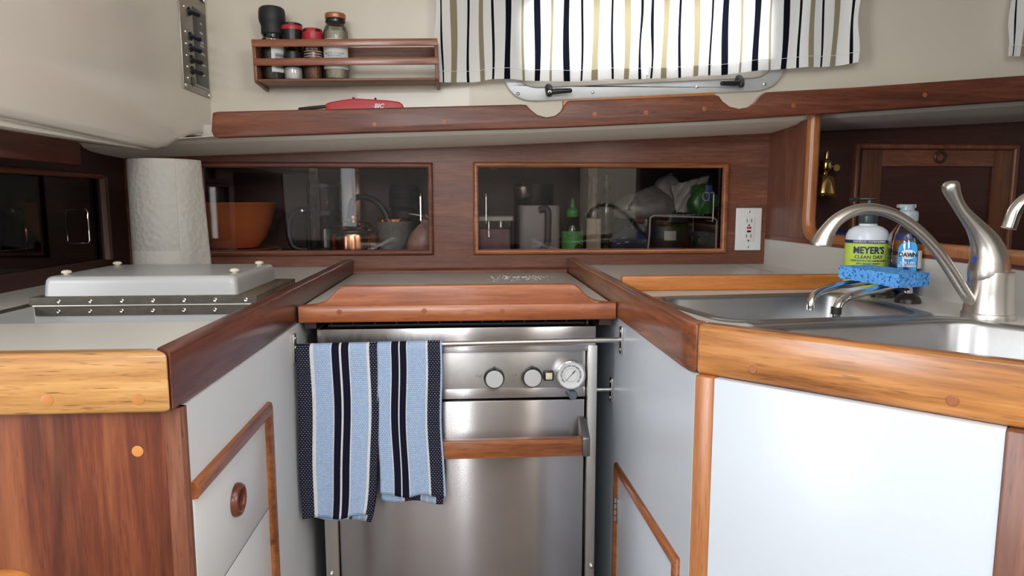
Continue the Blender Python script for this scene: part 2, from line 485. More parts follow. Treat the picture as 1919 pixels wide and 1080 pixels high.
m_steel_stain = brushed('stained_steel', (.50, .48, .47), .36, 'x', smudge=.4)
m_sink = brushed('sink_steel', (.44, .445, .46), .34, 'x', scale=500, aniso=.2, smudge=.2)
m_nickel = brushed('brushed_nickel', (.60, .57, .535), .33, 'z', scale=700, aniso=0, smudge=.08)
m_chrome = plain('chrome', (.75, .75, .76), .08, metal=1, var=.02)
m_bracket = plain('satin_steel', (.55, .53, .51), .3, metal=1, var=.08)
m_brass = plain('polished_brass', (.72, .50, .20), .12, metal=1, var=.05)
m_copper = plain('copper', (.80, .38, .22), .16, metal=1, var=.08)
m_bronze = plain('weathered_bronze', (.085, .075, .062), .5, metal=.5, var=.4, scale=60, bump=.3)
m_dullsteel = plain('dull_steel', (.22, .215, .21), .4, metal=1, var=.15)
m_alu = plain('anodised_aluminium', (.62, .64, .66), .4, metal=.35, var=.03)
m_alu_in = plain('grey_gasket', (.42, .38, .34), .6, var=.05)
m_whitegloss = plain('glossy_white_moulding', (.41, .415, .42), .27, coat=0, var=.03, scale=8)
m_beigerub = plain('beige_rubber', (.70, .63, .52), .5, var=.1)
m_plate = plain('white_plastic', (.78, .79, .80), .35, var=.01)
m_red = plain('red_plastic', (.52, .03, .045), .38, var=.05)
m_redmetal = plain('red_button', (.55, .02, .03), .4)
m_paper = plain('paper_label', (.74, .75, .75), .7, var=.03)
m_ink = plain('dark_ink', (.02, .02, .03), .6)
m_greyink = plain('grey_ink', (.22, .22, .23), .6)
m_blue = plain('blue_fabric', (.012, .04, .30), .8, bump=.3, scale=200)
m_terra = plain('terracotta_glaze', (.60, .17, .06), .22, coat=.4, var=.1, scale=12)
m_glass = pane_glass('clear_glass', (.95, .96, .95), 1.6)
m_smoke = pane_glass('smoked_pane', (.92, .90, .89), 1.0)
m_smokeD = pane_glass('dark_smoked_pane', (.05, .055, .065), 1.3)
m_portglass = pane_glass('port_glass', (.92, .95, .97), 1.0)
m_pepper = plain('peppercorns', (.035, .028, .024), .7, var=.9, scale=320, bump=.8)
m_salt = plain('salt', (.72, .72, .70), .8, var=.08, scale=300, bump=.3)
m_chili = plain('chili_flakes', (.20, .07, .035), .7, var=.9, scale=330, bump=.8)
m_herb = plain('dried_herbs', (.46, .42, .32), .8, var=.6, scale=300, bump=.8)
m_cork = plain('copper_coloured_cap', (.46, .20, .10), .35, metal=.5, var=.2, scale=120)
m_curtain_w = fabric('curtain_white', (.93, .93, .93), .25)
m_curtain_n = fabric('curtain_navy', (.011, .012, .022), .25)
m_curtain_k = fabric('curtain_khaki', (.46, .41, .28), .40, warm=(.34, .28, .17))
m_tw_blue = waffle('towel_blue', lin(212, 228, 250), lin(166, 194, 234), .0042, .0036, .0011)
m_tw_check = waffle('towel_navy_check', lin(206, 208, 224), lin(28, 28, 48), .0050, .0034, .0017)
m_tw_navy = waffle('towel_navy', lin(34, 34, 56), lin(22, 22, 42), .0016, .0012, .0003, .2)
m_tw_white = waffle('towel_white', lin(244, 245, 248), lin(228, 230, 236), .0016, .0012, .0003, .2)
Ms_ = Mat('blue_sponge'); Ms_.set(Roughness=.95); Ms_.b.inputs['Specular IOR Level'].default_value = .1
tc = Ms_.node('ShaderNodeTexCoord'); nz = Ms_.node('ShaderNodeTexNoise', Scale=210.0, Detail=3.0); Ms_.link(tc.outputs['Object'], nz.inputs['Vector'])
rp = Ms_.node('ShaderNodeValToRGB'); rp.color_ramp.elements[0].position = .36; rp.color_ramp.elements[0].color = (.02, .10, .38, 1); rp.color_ramp.elements[1].position = .46; rp.color_ramp.elements[1].color = (.13, .40, .86, 1)
Ms_.link(nz.outputs['Fac'], rp.inputs[0]); Ms_.link(rp.outputs[0], Ms_.b.inputs['Base Color'])
bp = Ms_.node('ShaderNodeBump', Strength=.7, Distance=.002); Ms_.link(nz.outputs['Fac'], bp.inputs['Height']); Ms_.link(bp.outputs[0], Ms_.b.inputs['Normal'])
m_sponge = Ms_.m
m_lime = plain('lime_label', (.50, .66, .10), .5, var=.02)
m_navyink = plain('navy_ink', (.015, .02, .10), .5)
m_soap = plain('milky_bottle', (.62, .68, .75), .25, var=.03)
m_pump = plain('dark_pump_plastic', (.03, .045, .05), .3)
m_dawnlab = plain('bright_blue_label', (.03, .36, .80), .4, var=.1)
m_dawnliq = plain('blue_soap', (.01, .07, .30), .08, coat=.5, var=.05)
m_clearcap = plain('clear_cap', (.50, .58, .62), .2, var=.05, Transmission_Weight=.4)
m_bronzepump = plain('dark_bronze_collar', (.03, .02, .016), .35, var=.4, scale=150, bump=.6)
m_dial = plain('dial_face', (.74, .75, .76), .4, var=.02)
m_slate = plain('slate_knob', (.10, .13, .17), .4)
m_igniter = plain('cream_button', (.72, .68, .48), .4)
m_panelgrey = plain('switch_panel_metal', (.30, .275, .235), .38, metal=.6, var=.06, scale=50)
m_navy = plain('navy_toggle', (.008, .010, .022), .3)
m_green = plain('green_plastic', (.06, .30, .07), .45, var=.1)
m_greenD = plain('dark_green_bag', (.03, .13, .03), .35, var=.4, scale=20)
m_honeyd = plain('dark_bottle_glass', (.012, .016, .012), .08, coat=.5)
m_pitch = plain('grey_plastic', (.24, .225, .22), .45, var=.05)
m_pitchh = plain('charcoal_handle', (.05, .05, .055), .5)
m_pink = plain('mauve_contents', (.20, .105, .125), .6, var=.5, scale=45)
m_bag = plain('crumpled_white_bag', (.40, .37, .34), .4, var=.2, scale=25)
m_bag2 = plain('grey_translucent_bag', (.20, .185, .18), .35, var=.3, scale=25)
m_blueglint = plain('dark_blue_bag', (.03, .045, .08), .2, coat=.4, var=.4, scale=30)
m_mug = plain('grey_stoneware', (.12, .125, .12), .6, var=.45, scale=95, bump=.8)
m_pinkbag = plain('pink_mottled_bag', (.33, .19, .17), .35, var=.35, scale=60, bump=.3)
m_ivory = plain('ivory_rack_plastic', (.40, .39, .38), .45, var=.05)
m_copdim = m_copper
m_floor = wood('cabin_sole', lin(84, 74, 66), lin(118, 106, 98), lin(138, 126, 116), axis='y', rough=.5, coat=.05)

# ================================================================== SETTING
struct(MB().box((-1.9, -1.3, -.05), (2.2, 2.3, 0)).build('floor', m_floor))
# cabin roof with an open hatch above the galley
m = MB().slab([(-1.9, -1.3), (2.2, -1.3), (2.2, 2.3), (-1.9, 2.3)], [[(-.30, -.28), (.40, -.28), (.40, .38), (-.30, .38)]], 'z', 1.95, 1.99)
struct(m.build('ceiling', m_cream))
# bulkhead behind the photographer: companionway opening and a narrow slit beside it
m = MB().slab([(-1.9, 0), (2.2, 0), (2.2, 1.95), (-1.9, 1.95)], [[(-.03, .04), (.006, .04), (.006, 1.40), (.04, 1.40), (.04, 1.93), (-.74, 1.93), (-.74, 1.40), (-.03, 1.40)], [(-.89, .93), (-.785, .93), (-.785, 1.60), (-.89, 1.60)]], 'y', -1.3, -1.26)
struct(m.build('wall_front', plain('companionway_paint', (.19, .18, .17), .6)))
struct(MB().slab([(-1.3, 0), (2.3, 0), (2.3, 1.95), (-1.3, 1.95)], [[(-.94, .55), (-.06, .55), (-.06, 1.21), (-.94, 1.21)], [(-.94, 1.40), (-.06, 1.40), (-.06, 1.76), (-.94, 1.76)]], 'x', -1.94, -1.9).build('wall_hull_port', m_cream))  # unseen hull side; both openings added to suit the side fill lamps
struct(MB().box((2.2, -1.3, 0), (2.24, 2.3, 1.95)).build('wall_hull_starboard', m_cream))
struct(MB().slab([(-1.26, 0), (.40, 0), (.40, 1.95), (-1.26, 1.95)], [[(-.96, 1.40), (-.04, 1.40), (-.04, 1.74), (-.96, 1.74)]], 'x', .83, .85).build('wall_light_block', m_cream))  # unseen panel added to block lamp spill; its opening suits the starboard fill

# sheer line: height of shelf rail underside and of the panel head along the galley
ST = [(-.97, 1.226, 1.206), (-.70, 1.238, 1.22), (-.557, 1.2445, 1.225), (.01, 1.265, 1.248), (.145, 1.269, 1.254), (.584, 1.291, 1.275), (.84, 1.305, 1.288), (1.342, 1.344, 1.312), (2.19, 1.415, 1.36)]
def sheer(x, k):
    for a, b in zip(ST, ST[1:]):
        if a[0] <= x <= b[0] or b is ST[-1]:
            return a[k] + (b[k] - a[k]) * (x - a[0]) / (b[0] - a[0])
    return ST[0][k]
# mahogany bulkhead behind the stove with two window openings
XL, XR, YP = -.90, .83, 1.85
top = [(x, sheer(x, 2) + .004) for x in (XR, .584, .145, .01, -.557, -.70, XL)]
w1 = (-.694, -.087, .9600, 1.2055); w2 = (.0200, .7175, .9600, 1.2075)
hole = lambda w, i: [(w[0] + i, w[2] + i), (w[1] - i, w[2] + i), (w[1] - i, w[3] - i), (w[0] + i, w[3] - i)]
m = MB().slab([(XL, .0), (XR, .0)] + top, [hole(w1, .009), hole(w2, .009)], 'y', YP, YP + .018)
struct(m.build('wall_back', m_panel))
# the same bulkhead past the galley partition, darker and in shade
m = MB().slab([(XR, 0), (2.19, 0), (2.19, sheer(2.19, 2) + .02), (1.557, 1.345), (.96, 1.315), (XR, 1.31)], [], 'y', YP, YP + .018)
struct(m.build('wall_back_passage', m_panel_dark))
# locker behind the windows
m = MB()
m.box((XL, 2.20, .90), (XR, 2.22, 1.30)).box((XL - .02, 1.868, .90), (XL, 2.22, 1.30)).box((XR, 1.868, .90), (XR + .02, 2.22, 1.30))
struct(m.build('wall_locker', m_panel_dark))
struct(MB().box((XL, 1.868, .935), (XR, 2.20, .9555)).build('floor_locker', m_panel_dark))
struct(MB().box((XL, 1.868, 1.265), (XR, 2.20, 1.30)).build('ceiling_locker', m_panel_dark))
# cove moulding along the foot of the bulkhead
prof = [(0, 0), (.011, 0), (.0105, .006), (.006, .011), (0, .013)]
m = MB().rings([[(x, YP - a, .912 + b) for a, b in prof] for x in (-.302, .274)])
struct(m.build('trim_1', m_panel))

# cabin side above the shelf, with the port cut out
th = math.atan(.054)
PC = Vector((.462, 1.80, 1.519))         # port centre
def port(u, v, y=0.0):
    return Vector((PC.x + u * math.cos(th) - v * math.sin(th), PC.y + y, PC.z + u * math.sin(th) + v * math.cos(th)))
def rrect(w, h, r, n=8):
    return [(p.x, p.y) for p in round_poly([(-w / 2, -h / 2), (w / 2, -h / 2), (w / 2, h / 2), (-w / 2, h / 2)], r, n)]
ph = [(port(a, b).x, port(a, b).z) for a, b in rrect(.665, .215, .06)]
m = MB().slab([(x, sheer(x, 1) + .012) for x in (-.66, -.557, .01, .145, .584, .84, 1.342, 2.19)] + [(2.19, 1.95), (-.66, 1.95)], [ph], 'y', 1.80, 1.83)
struct(m.build('wall_cabin_side', m_cream))
# shelf and its vinyl soffit
rings = []
for x, zr, zp in ST:
    zt = zr + (.022 if x > -.5 else .004)
    if x < -.6: continue
    rings.append([(x, 1.595, zr + .003), (x, 1.658, zr + .004), (x, 1.668, zp + (zr - zp) * .80), (x, 1.697, zp + (zr - zp) * .42), (x, 1.75, zp + (zr - zp) * .2), (x, 1.852, zp), (x, 1.852, zt), (x, 1.595, zt)])
for x, zr, zp in ((-.66, 1.2395, 1.2215), (-.89, 1.2300, 1.2135)):
    rings.insert(0, [(x, 1.60, zr + .002), (x, 1.658, zr + .003), (x, 1.668, zp + (zr - zp) * .80), (x, 1.697, zp + (zr - zp) * .42), (x, 1.75, zp + (zr - zp) * .2), (x, 1.852, zp), (x, 1.852, zr + .003), (x, 1.60, zr + .003)])
struct(MB().rings(rings).build('ceiling_soffit', m_soffit, angle=20))
# moulded side-deck liner above the icebox worktop
XD = -.635
prof = [(.72, 1.2195), (1.0, 1.2185), (1.49, 1.2105), (1.535, 1.215), (1.58, 1.229), (1.62, 1.2405), (1.66, 1.252), (1.70, 1.260), (1.75, 1.265), (1.80, 1.268), (1.80, 1.95), (.72, 1.95)]
m = MB()
R = []
for x, k in ((XD, 1.0), (XD - .002, .35), (XD - .008, .10), (XD - .018, 0), (-.75, 0), (-1.2, 0)):
    o = .016 * k
    R.append([(x, y, z + (o if i < 10 else 0) + (max(0, -x - .70) * .14 if i < 10 else 0)) for i, (y, z) in enumerate(prof)])
m.rings(R)
struct(m.build('wall_deck_liner', m_liner, angle=50))
struct(MB().rings([[(x, .73, z), (x, 1.50, z), (x, 1.50, z + .05), (x, .73, z + .05)] for x, z in ((-.66, 1.2095), (-.905, 1.238))]).build('ceiling_side_deck', m_soffit))
struct(MB().box((-.9, 1.50, 1.262), (-.64, 1.85, 1.30)).build('ceiling_corner', m_soffit))
struct(MB().box((-.66, 1.745, 1.2425), (-.572, 1.80, 1.29), .004).build('ceiling_soffit_end', m_liner))
# locker front along the hull side with a long smoked pane
YW0, YW1 = 1.08, 1.735
m = MB().slab([(1.0, 0), (1.85, 0), (1.85, 1.29), (1.0, 1.29)], [[(YW0, .964), (YW1, .964), (YW1, 1.158), (YW0, 1.158)]], 'x', -.90, -.88)
struct(m.build('wall_left', m_panel_y))
struct(MB().box((-1.15, 1.0, .90), (-1.13, 1.85, 1.29)).build('wall_side_locker', m_panel_y))
struct(MB().box((-1.13, 1.0, .935), (-.90, 1.85, .96)).build('floor_side_locker', m_panel_y))

# partition to the next compartment: solid wood aft, opening with rounded foot forward
YO = 1.632
op = [(p.x, p.y) for p in round_poly([(-.9, 1.012), (YO, 1.012), (YO, 1.5), (-.9, 1.5)], .05, 6)]
op = [p for p in op]
m = MB().slab([(.41, 0), (1.85, 0), (1.85, 1.30), (YO, 1.30), (YO, 1.06), (YO - .006, 1.035), (YO - .02, 1.02), (YO - .045, 1.012), (.41, 1.012)], [], 'x', .83, .848)
struct(m.build('wall_right', m_panel_z))
# cream splashback facing of that partition
struct(MB().box((.8285, .42, .93), (.8302, 1.85, .9995)).build('wall_right_splashback', m_counter))
# teak edge band round the opening
pth = [(0, YO, 1.310), (0, YO, 1.06), (0, YO - .005, 1.038), (0, YO - .018, 1.022), (0, YO - .04, 1.014), (0, YO - .07, 1.0125), (0, .42, 1.0125)]
pth = [(.839, p[1], p[2]) for p in pth]
pr = [(-.006, -.0135), (.004, -.0155), (.011, -.012), (.015, -.005), (.015, .005), (.011, .012), (.004, .0155), (-.006, .0135)]
m = MB().sweep(pth[:2] + smooth_path(pth[1:6], 4)[1:] + pth[6:], [(-a, b) for a, b in pr], (1, 0, 0))
struct(m.build('trim_2', m_post, angle=60))
struct(MB().box((.8275, .42, .9995), (.8305, YO + .215, 1.012)).build('trim_3', m_rail_y))

# port light: frame, inner gasket, glass, two dogs
win = bpy.data.objects.new('window_1', None); COL.objects.link(win); win.location = port(0, -.15); WORLD['window_1'] = Vector(win.location); struct(win, 'cabin port with pale aluminium frame behind the striped curtains')
def ring_slab(o, i, y0, y1, bev=.003):
    to = [(port(a, b).x, port(a, b).z) for a, b in o]; ti = [(port(a, b).x, port(a, b).z) for a, b in i]
    return MB().slab(to, [ti], 'y', y0, y1, bev)
ring_slab(rrect(.738, .29, .085, 10), rrect(.665, .215, .06, 10), 1.786, 1.802, .003).build('window_frame', m_alu, win)
ring_slab(rrect(.675, .228, .062, 10), rrect(.632, .185, .05, 10), 1.778, 1.835, .004).build('gasket', m_alu_in, win)
MB().slab([(port(a, b).x, port(a, b).z) for a, b in rrect(.64, .19, .05)], [], 'y', 1.822, 1.828).build('window_pane', m_portglass, win)
for px, py in ((971, 176), (1111, 173), (1306, 163), (1433, 158)):
    p = ay(px, py, 1.786)
    MB().lathe([(.0045, 0), (.0045, -.001), (.003, -.0024), (.001, -.003)], p, 14, 'y').build('screw', m_bracket, win)
for (px, py, s) in ((1029, 173, 1), (1388, 156, -1)):
    p = ay(px, py, 1.765)
    d = MB()
    d.tube([p + Vector((0, .03, .018)), p + Vector((0, .012, .014)), p + Vector((0, 0, .004)), p + Vector((0, -.004, -.004))], [.009, .0095, .0098, .0085], 14, round_end=True)
    d.tube([p + Vector((s * .002, -.003, 0)), p + Vector((s * .02, -.006, .002 * s)), p + Vector((s * .052, -.010, .003 * s))], [.0075, .0072, .0058], 12, round_end=True)
    o = d.build('dog_handle', m_black, win)
    MB().lathe([(.0045, 0), (.0045, -.003), (.0025, -.003), (.0025, -.001), (.0001, -.001)], p + Vector((0, -.0085, -.001)), 14, 'y').build('bolt', m_bracket, o)

# ================================================================== TEAK RAILS
def plug(px, py, plane, parent, mat, r=.0055, axis='y', s=-1):
    p = ay(px, py, plane) if axis == 'y' else ax(px, py, plane)
    h = .0005
    M = [(r, 0), (r, h * .7 * s), (r * .86, h * s), (.0001, h * s)]
    return MB().lathe(M, p, 16, axis).build('wood_plug', mat, parent)
tr = thing('shelf_rail', 'long varnished mahogany shelf rail with two rounded notches under the port', 'rail', (.4, 1.593, 1.26))
px_top = [(400, 212), (410, 210), (600, 205.5), (800, 201), (975, 196.5), (986, 197), (994, 206), (1006, 215.5), (1023, 220.5), (1040, 217.5), (1051, 208), (1057, 197), (1064, 189.5), (1200, 184.5), (1335, 178.5), (1345, 180), (1353, 191), (1366, 200.5), (1383, 204.5), (1400, 201.5), (1413, 193), (1423, 180), (1432, 173.5), (1600, 164.5), (1919, 142), (2300, 111)]
px_bot = [(2300, 160), (1919, 189), (1700, 203.5), (1460, 219), (1340, 226.5), (1060, 239), (985, 241.5), (700, 249), (412, 259), (402, 256), (398, 246)]
out = [ay(x, y, 1.592) for x, y in px_top + px_bot]
MB().slab([(p.x, p.z) for p in out][::-1], [], 'y', 1.584, 1.603, .0035, 3).build('rail_board', m_rail, tr, angle=40)
for q in ((701, 233), (833, 229), (1115, 214), (1211, 211), (1320, 204), (1487, 198), (1733, 178)):
    plug(*q, 1.584, tr, m_plug)
p0, p1 = ay(1053, 190, 1.63), ay(1336, 175.5, 1.63)
m = MB().slab([(p0.x, p0.z - .025), (p1.x, p1.z - .025), (p1.x, p1.z + .001), (p0.x, p0.z + .001)], [], 'y', 1.612, 1.63, .002)
tag(m.build('backing_cleat', m_strip), 'slim pale teak cleat on the shelf behind the notched mahogany rail', 'cleat')

m = MB().box((-.80, .74, 1.1765), (-.785, 1.478, 1.2295), .004, 3)
tag(m.build('shelf_rail', m_rail_y), 'shorter reddish mahogany rail hanging below the cream deck liner', 'rail')

# ================================================================== GLAZED LOCKERS
def mould_frame(w, mat, parent, width=.0145, depth=.011):
    pts = [(w[0], YP, w[2]), (w[1], YP, w[2]), (w[1], YP, w[3]), (w[0], YP, w[3])]
    pr = [(0, 0), (0, depth * .55), (width * .18, depth * .9), (width * .45, depth), (width * .75, depth * .85), (width * .97, depth * .45), (width, -.004)]
    return MB().sweep(pts, [(a, b) for a, b in pr], (0, -1, 0), closed=True).build('door_frame', mat, parent, angle=50)
def bow(parent, p, h, out, mat, axis='y', r=.0022):
    s = Vector((0, -out, 0)) if axis == 'y' else Vector((out, 0, 0))
    q = .006
    pa = [p + Vector((0, 0, h / 2)), p + s * .8 + Vector((0, 0, h / 2)), p + s + Vector((0, 0, h / 2 - q)), p + s + Vector((0, 0, -h / 2 + q)), p + s * .8 + Vector((0, 0, -h / 2)), p + Vector((0, 0, -h / 2))]
    return MB().tube(pa, r, 10).build('handle', mat, parent)
for w, mid, lab, hd in ((w1, -.40, 'glazed sliding locker with terracotta bowl and copper kettle behind its panes', ((789, 391),)),
                        (w2, .345, 'glazed sliding locker beside the power outlet, with bags and bottles behind its panes', ((911, 391), (1334, 388)))):
    t = thing('glazed_locker', lab, 'cupboard', ((w[0] + w[1]) / 2, YP, w[2]))
    f = mould_frame(w, m_rail if w is w1 else m_teak, t)
    i = .011
    MB().box((w[0] + i, YP + .004, w[2] + i), (mid + .012, YP + .008, w[3] - i)).build('sliding_pane', m_smoke, t)
    MB().box((mid - .012, YP + .011, w[2] + i), (w[1] - i, YP + .015, w[3] - i)).build('sliding_pane', m_smoke, t)
    for q in hd:
        bow(t, ay(*q, YP) + Vector((0, .004 if q[0] == 911 else .011, 0)), .078 if q[0] > 1000 else .075, .022, m_chrome)
t = thing('glazed_locker', 'long dark smoked locker pane beside the paper towel roll', 'cupboard', (-.88, 1.0, .96))
MB().box((-.893, YW0, .964), (-.889, YW1 - .0, 1.158)).build('sliding_pane', m_smokeD, t)
pr = [(0, 0), (.004, .010), (.012, .013), (.02, .010), (.026, 0)]
MB().rings([[(-.88 + b, YW1 - .008 + a, z) for a, b in pr] for z in (.962, 1.162)]).build('end_moulding', wood('dull_teak_z', lin(70, 42, 28), lin(100, 66, 46), lin(126, 88, 62), axis='z', rough=.5, coat=.05), t)
MB().rings([[(-.88 + b, y, 1.156 + a * .55) for a, b in pr] for y in (YW0, YW1 - .008)]).build('head_moulding', m_rail_y, t)
p = ax(152, 419, -.89)
bow(t, Vector((-.889, p.y * .99, 1.047)), .078, .024, m_chrome, 'x', .0018)

# ================================================================== ICEBOX SIDE (port)
ZC, ZT = .93, .95
t = thing('galley_worktop', 'cream worktop with open icebox well, edged by honey and mahogany trims', 'worktop', (-.6, 1.2, .90))
well = [(-.715, 1.00), (-.352, 1.00), (-.352, 1.170), (-.715, 1.170)]
wr = [(p.x, p.y) for p in round_poly(well, .008, 3)]
MB().slab([(-.88, .722), (-.324, .722), (-.324, 1.85), (-.88, 1.85)], [wr], 'z', .905, ZC).build('laminate_top', m_counter, t)
# moulded well
rg = []
for d, z in ((0, .9296), (.001, .90), (.004, .72), (.02, .70)):
    rg.append([(p.x, p.y, z) for p in round_poly(offset_poly(well, d), .012, 3)])
MB().rings(rg, False, True).build('icebox_well', m_whitegloss, t)
MB().slab([(-.90, .700), (-.302, .700), (-.326, .724), (-.90, .724)], [], 'z', .886, ZT, .005, 3).build('front_trim', m_honey, t)
MB().slab([(-.3015, .7008), (-.3015, 1.848), (-.3255, 1.848), (-.3255, .7248)], [], 'z', .887, ZT, .004, 3).build('side_trim', m_trimside, t)
for q in ((88, 751), (259, 749), (-60, 752)): plug(*q, .700, t, m_plug_y, r=.0062)
# split hatch: fixed flap in the counter, the other flap folded back on it
MB().box((-.736, 1.00, .926), (-.716, 1.43, .9318), .001).build('well_frame', m_bronze, t)
h = thing('icebox_hatch', 'white icebox hatch folded back upside down, four rubber bumpers on top', 'hatch', (-.55, 1.29, ZC))
MB().box((-.7145, 1.1655, .9145), (-.3525, 1.1698, .9292)).build('lower_hinge_leaf', m_bronze, h)
MB().box((-.722, 1.172, .9312), (-.3535, 1.43, .9445), .001).build('hatch_board', wood('weathered_hatch_edge', lin(52, 42, 34), lin(92, 76, 62), lin(128, 110, 92), axis='y', rough=.6, coat=0), h)
MB().box((-.722, 1.1685, .9315), (-.3535, 1.172, .9445)).build('upper_hinge_leaf', m_bronze, h)
MB().tube([(-.722, 1.1675, .9302), (-.3535, 1.1675, .9302)], .0022, 8).build('hinge_pin', m_bracket, h)
for k in range(7):
    x = -.675 + k * .0505
    for z, yy in ((.938, 1.1685), (.9215, 1.1655)):
        MB().lathe([(.0036, 0), (.0036, -.0006), (.0024, -.0014), (.0012, -.0010), (.0001, -.0010)], (x, yy, z), 12, 'y').build('hinge_screw', m_bracket, h)
base = [(-.7085, 1.183), (-.390, 1.183), (-.390, 1.422), (-.7085, 1.422)]
rg = []
for d, z, r in ((0, .9446, .010), (.0012, .964, .011), (.002, .9705, .012), (.0038, .9745, .013), (.007, .9768, .014), (.011, .9773, .014)):
    rg.append([(p.x, p.y, z) for p in round_poly(offset_poly(base, d), r, 8)])
MB().rings(rg, False, True).build('insulated_plug', m_whitegloss, h, angle=40)
for px, py, z in ((124, 514.5, .98), (203, 497.5, .98), (441, 511, .98), (486, 496.5, .98)):
    p = az(px, py, .9773)
    p.y = min(p.y, 1.40); p.x = max(min(p.x, -.41), -.69)
    MB().lathe([(.0045, 0), (.0045, .002), (.0078, .0028), (.0082, .005), (.0066, .0072), (.003, .0082), (.0001, .0084)], (p.x, p.y, .9768), 18).build('rubber_bumper', m_beigerub, h)

# port cabinet
c = thing('galley_cabinet', 'white cabinet with varnished plywood end under the icebox worktop', 'cabinet', (-.55, 1.2, 0))
MB().box((-.86, .7180, .0), (-.318, .7205, .886)).build('end_panel', m_ply, c)
MB().box((-.316, .724, 0), (-.300, 1.845, .886)).build('side_panel', m_whiteL, c)
MB().rings([[(-.318 + a, .7165 + b, z) for a, b in ((0, .012), (0, 0), (.010, 0), (.016, .002), (.0185, .007), (.0185, .013))] for z in (0, .886)]).build('corner_bead', m_trimside if False else m_panel_z, c, angle=25)
for q in ((258, 846), (320, 855)): plug(*q, .718, c, m_plug_p, r=.0060 if q[0] == 258 else .0028)
pr = [(-.010, 0), (-.009, .006), (-.003, .0095), (.003, .0095), (.009, .006), (.010, 0)]
MB().sweep([(-.300, .731, .789), (-.300, 1.010, .7935), (-.300, 1.010, .20)], [(a, b) for a, b in pr], (1, 0, 0)).build('drawer_surround', m_teak_y, c, angle=60)
dr = MB().box((-.302, .732, .646), (-.2992, .999, .782), .0006).build('drawer', m_whiteL, c)
MB().box((-.3003, .732, .6440), (-.2996, .999, .6464)).build('drawer_seam_shade', m_dark, c)  # dark strip painting in the shade between the two drawers
g = MB()
pa = [(-.2992 + .004, .862 + .0165 * math.cos(a), .720 + .0165 * math.sin(a)) for a in [2 * PI * k / 28 for k in range(28)]]
ringp = []
for k in range(29):
    a = 2 * PI * k / 28
    ringp.append([(-.2992 + x, .862 + r * math.cos(a), .720 + r * math.sin(a)) for r, x in ((.0215, 0), (.0215, .004), (.0195, .0075), (.0165, .0085), (.0135, .007), (.0125, .003), (.0125, 0))])
g.rings(ringp, False, False)
g.build('finger_pull', m_rail_y, dr)
MB().lathe([(.0128, 0), (.012, .0008), (.0001, .0008)], (-.2992, .862, .720), 24, 'x').build('finger_hole', m_dark, dr)
MB().box((-.302, .732, .20), (-.2992, .999, .6445), .0006).build('drawer', m_whiteL, c)

# rounded teak corner of a table just inside the frame
m = MB().slab([(p.x, p.y) for p in round_poly([(-.75, .20), (-.318, .20), (-.318, .510), (-.75, .510)], .03, 8)], [], 'z', .803, .828, .006, 3)
m.box((-.60, .28, 0), (-.54, .34, .803))
tag(m.build('side_table', m_strip), 'orange teak table corner just peeking in below the plywood panel', 'table')

# ================================================================== STOVE COVER
t = thing('stove_cover', 'cream stove cover board with a scalloped teak fiddle along its front', 'cover', (0, 1.5, .887))
MB().box((-.300, 1.245, .890), (.272, 1.838, .912), .001).build('laminate_board', m_counter, t)
fr = [(-.2985, .8875), (.2725, .8875), (.2725, .9180), (.258, .9180), (.245, .9195), (.232, .9235), (.222, .9295), (.213, .9375), (.206, .9455), (.199, .9510), (.19, .9525), (-.217, .9525), (-.2245, .9510), (-.231, .9455), (-.238, .9375), (-.2465, .9295), (-.2565, .9235), (-.2695, .9195), (-.283, .9180), (-.2985, .9180)]
MB().slab(fr, [], 'y', 1.229, 1.246, .0035, 3).build('fiddle', m_fiddle, t, angle=40)
MB().rings([[(x, 1.229 + a, .8875 + b) for a, b in ((.002, 0), (-.006, 0), (-.0085, .003), (-.0085, .026), (-.006, .0295), (.002, .0305))] for x in (-.2985, .2725)]).build('fiddle_nosing', m_fiddle, t, angle=40)
for px in (636, 795, 941, 1092): plug(px, 583 if px > 700 else 585, 1.2205, t, m_plug, r=.0048)
MB().box((-.292, 1.238, .874), (-.272, 1.26, .889)).build('support_cleat', m_panel_dark, t)
MB().box((.245, 1.238, .874), (.268, 1.26, .889)).build('support_cleat', m_panel_dark, t)
cr = MB()
for k in range(120):
    x, y = random.gauss(.13, .035), random.gauss(1.70, .03)
    s = random.uniform(.0007, .002)
    cr.box((x, y, .9121), (x + s * random.uniform(1, 3), y + s * 1.5, .9121 + s * .5))
tag(cr.build('salt_crumbs', m_paper, smooth=False), 'scattered white specks on the stove cover board', 'crumbs', kind='stuff')

# ================================================================== SINK SIDE (starboard)
t = thing('sink_worktop', 'cream worktop with two sink openings and worn orange teak edge', 'worktop', (.6, 1.2, .90))
def quad(*p): return list(p)
S1 = quad((.332, 1.182), (.382, .945), (.694, .978), (.690, 1.222))      # CCW
S2 = quad((.392, .880), (.622, .632), (.815, .76), (.706, .930))
h1 = [(p.x, p.y) for p in round_poly(offset_poly(S1, -.004), .045, 8)]
h2 = [(p.x, p.y) for p in round_poly(offset_poly(S2, -.004), .045, 8)]
MB().slab([(.296, .846), (.533, .612), (.70, .455), (.829, .455), (.829, 1.85), (.296, 1.85)], [h1, h2], 'z', .905, ZC).build('laminate_top', m_counter, t)
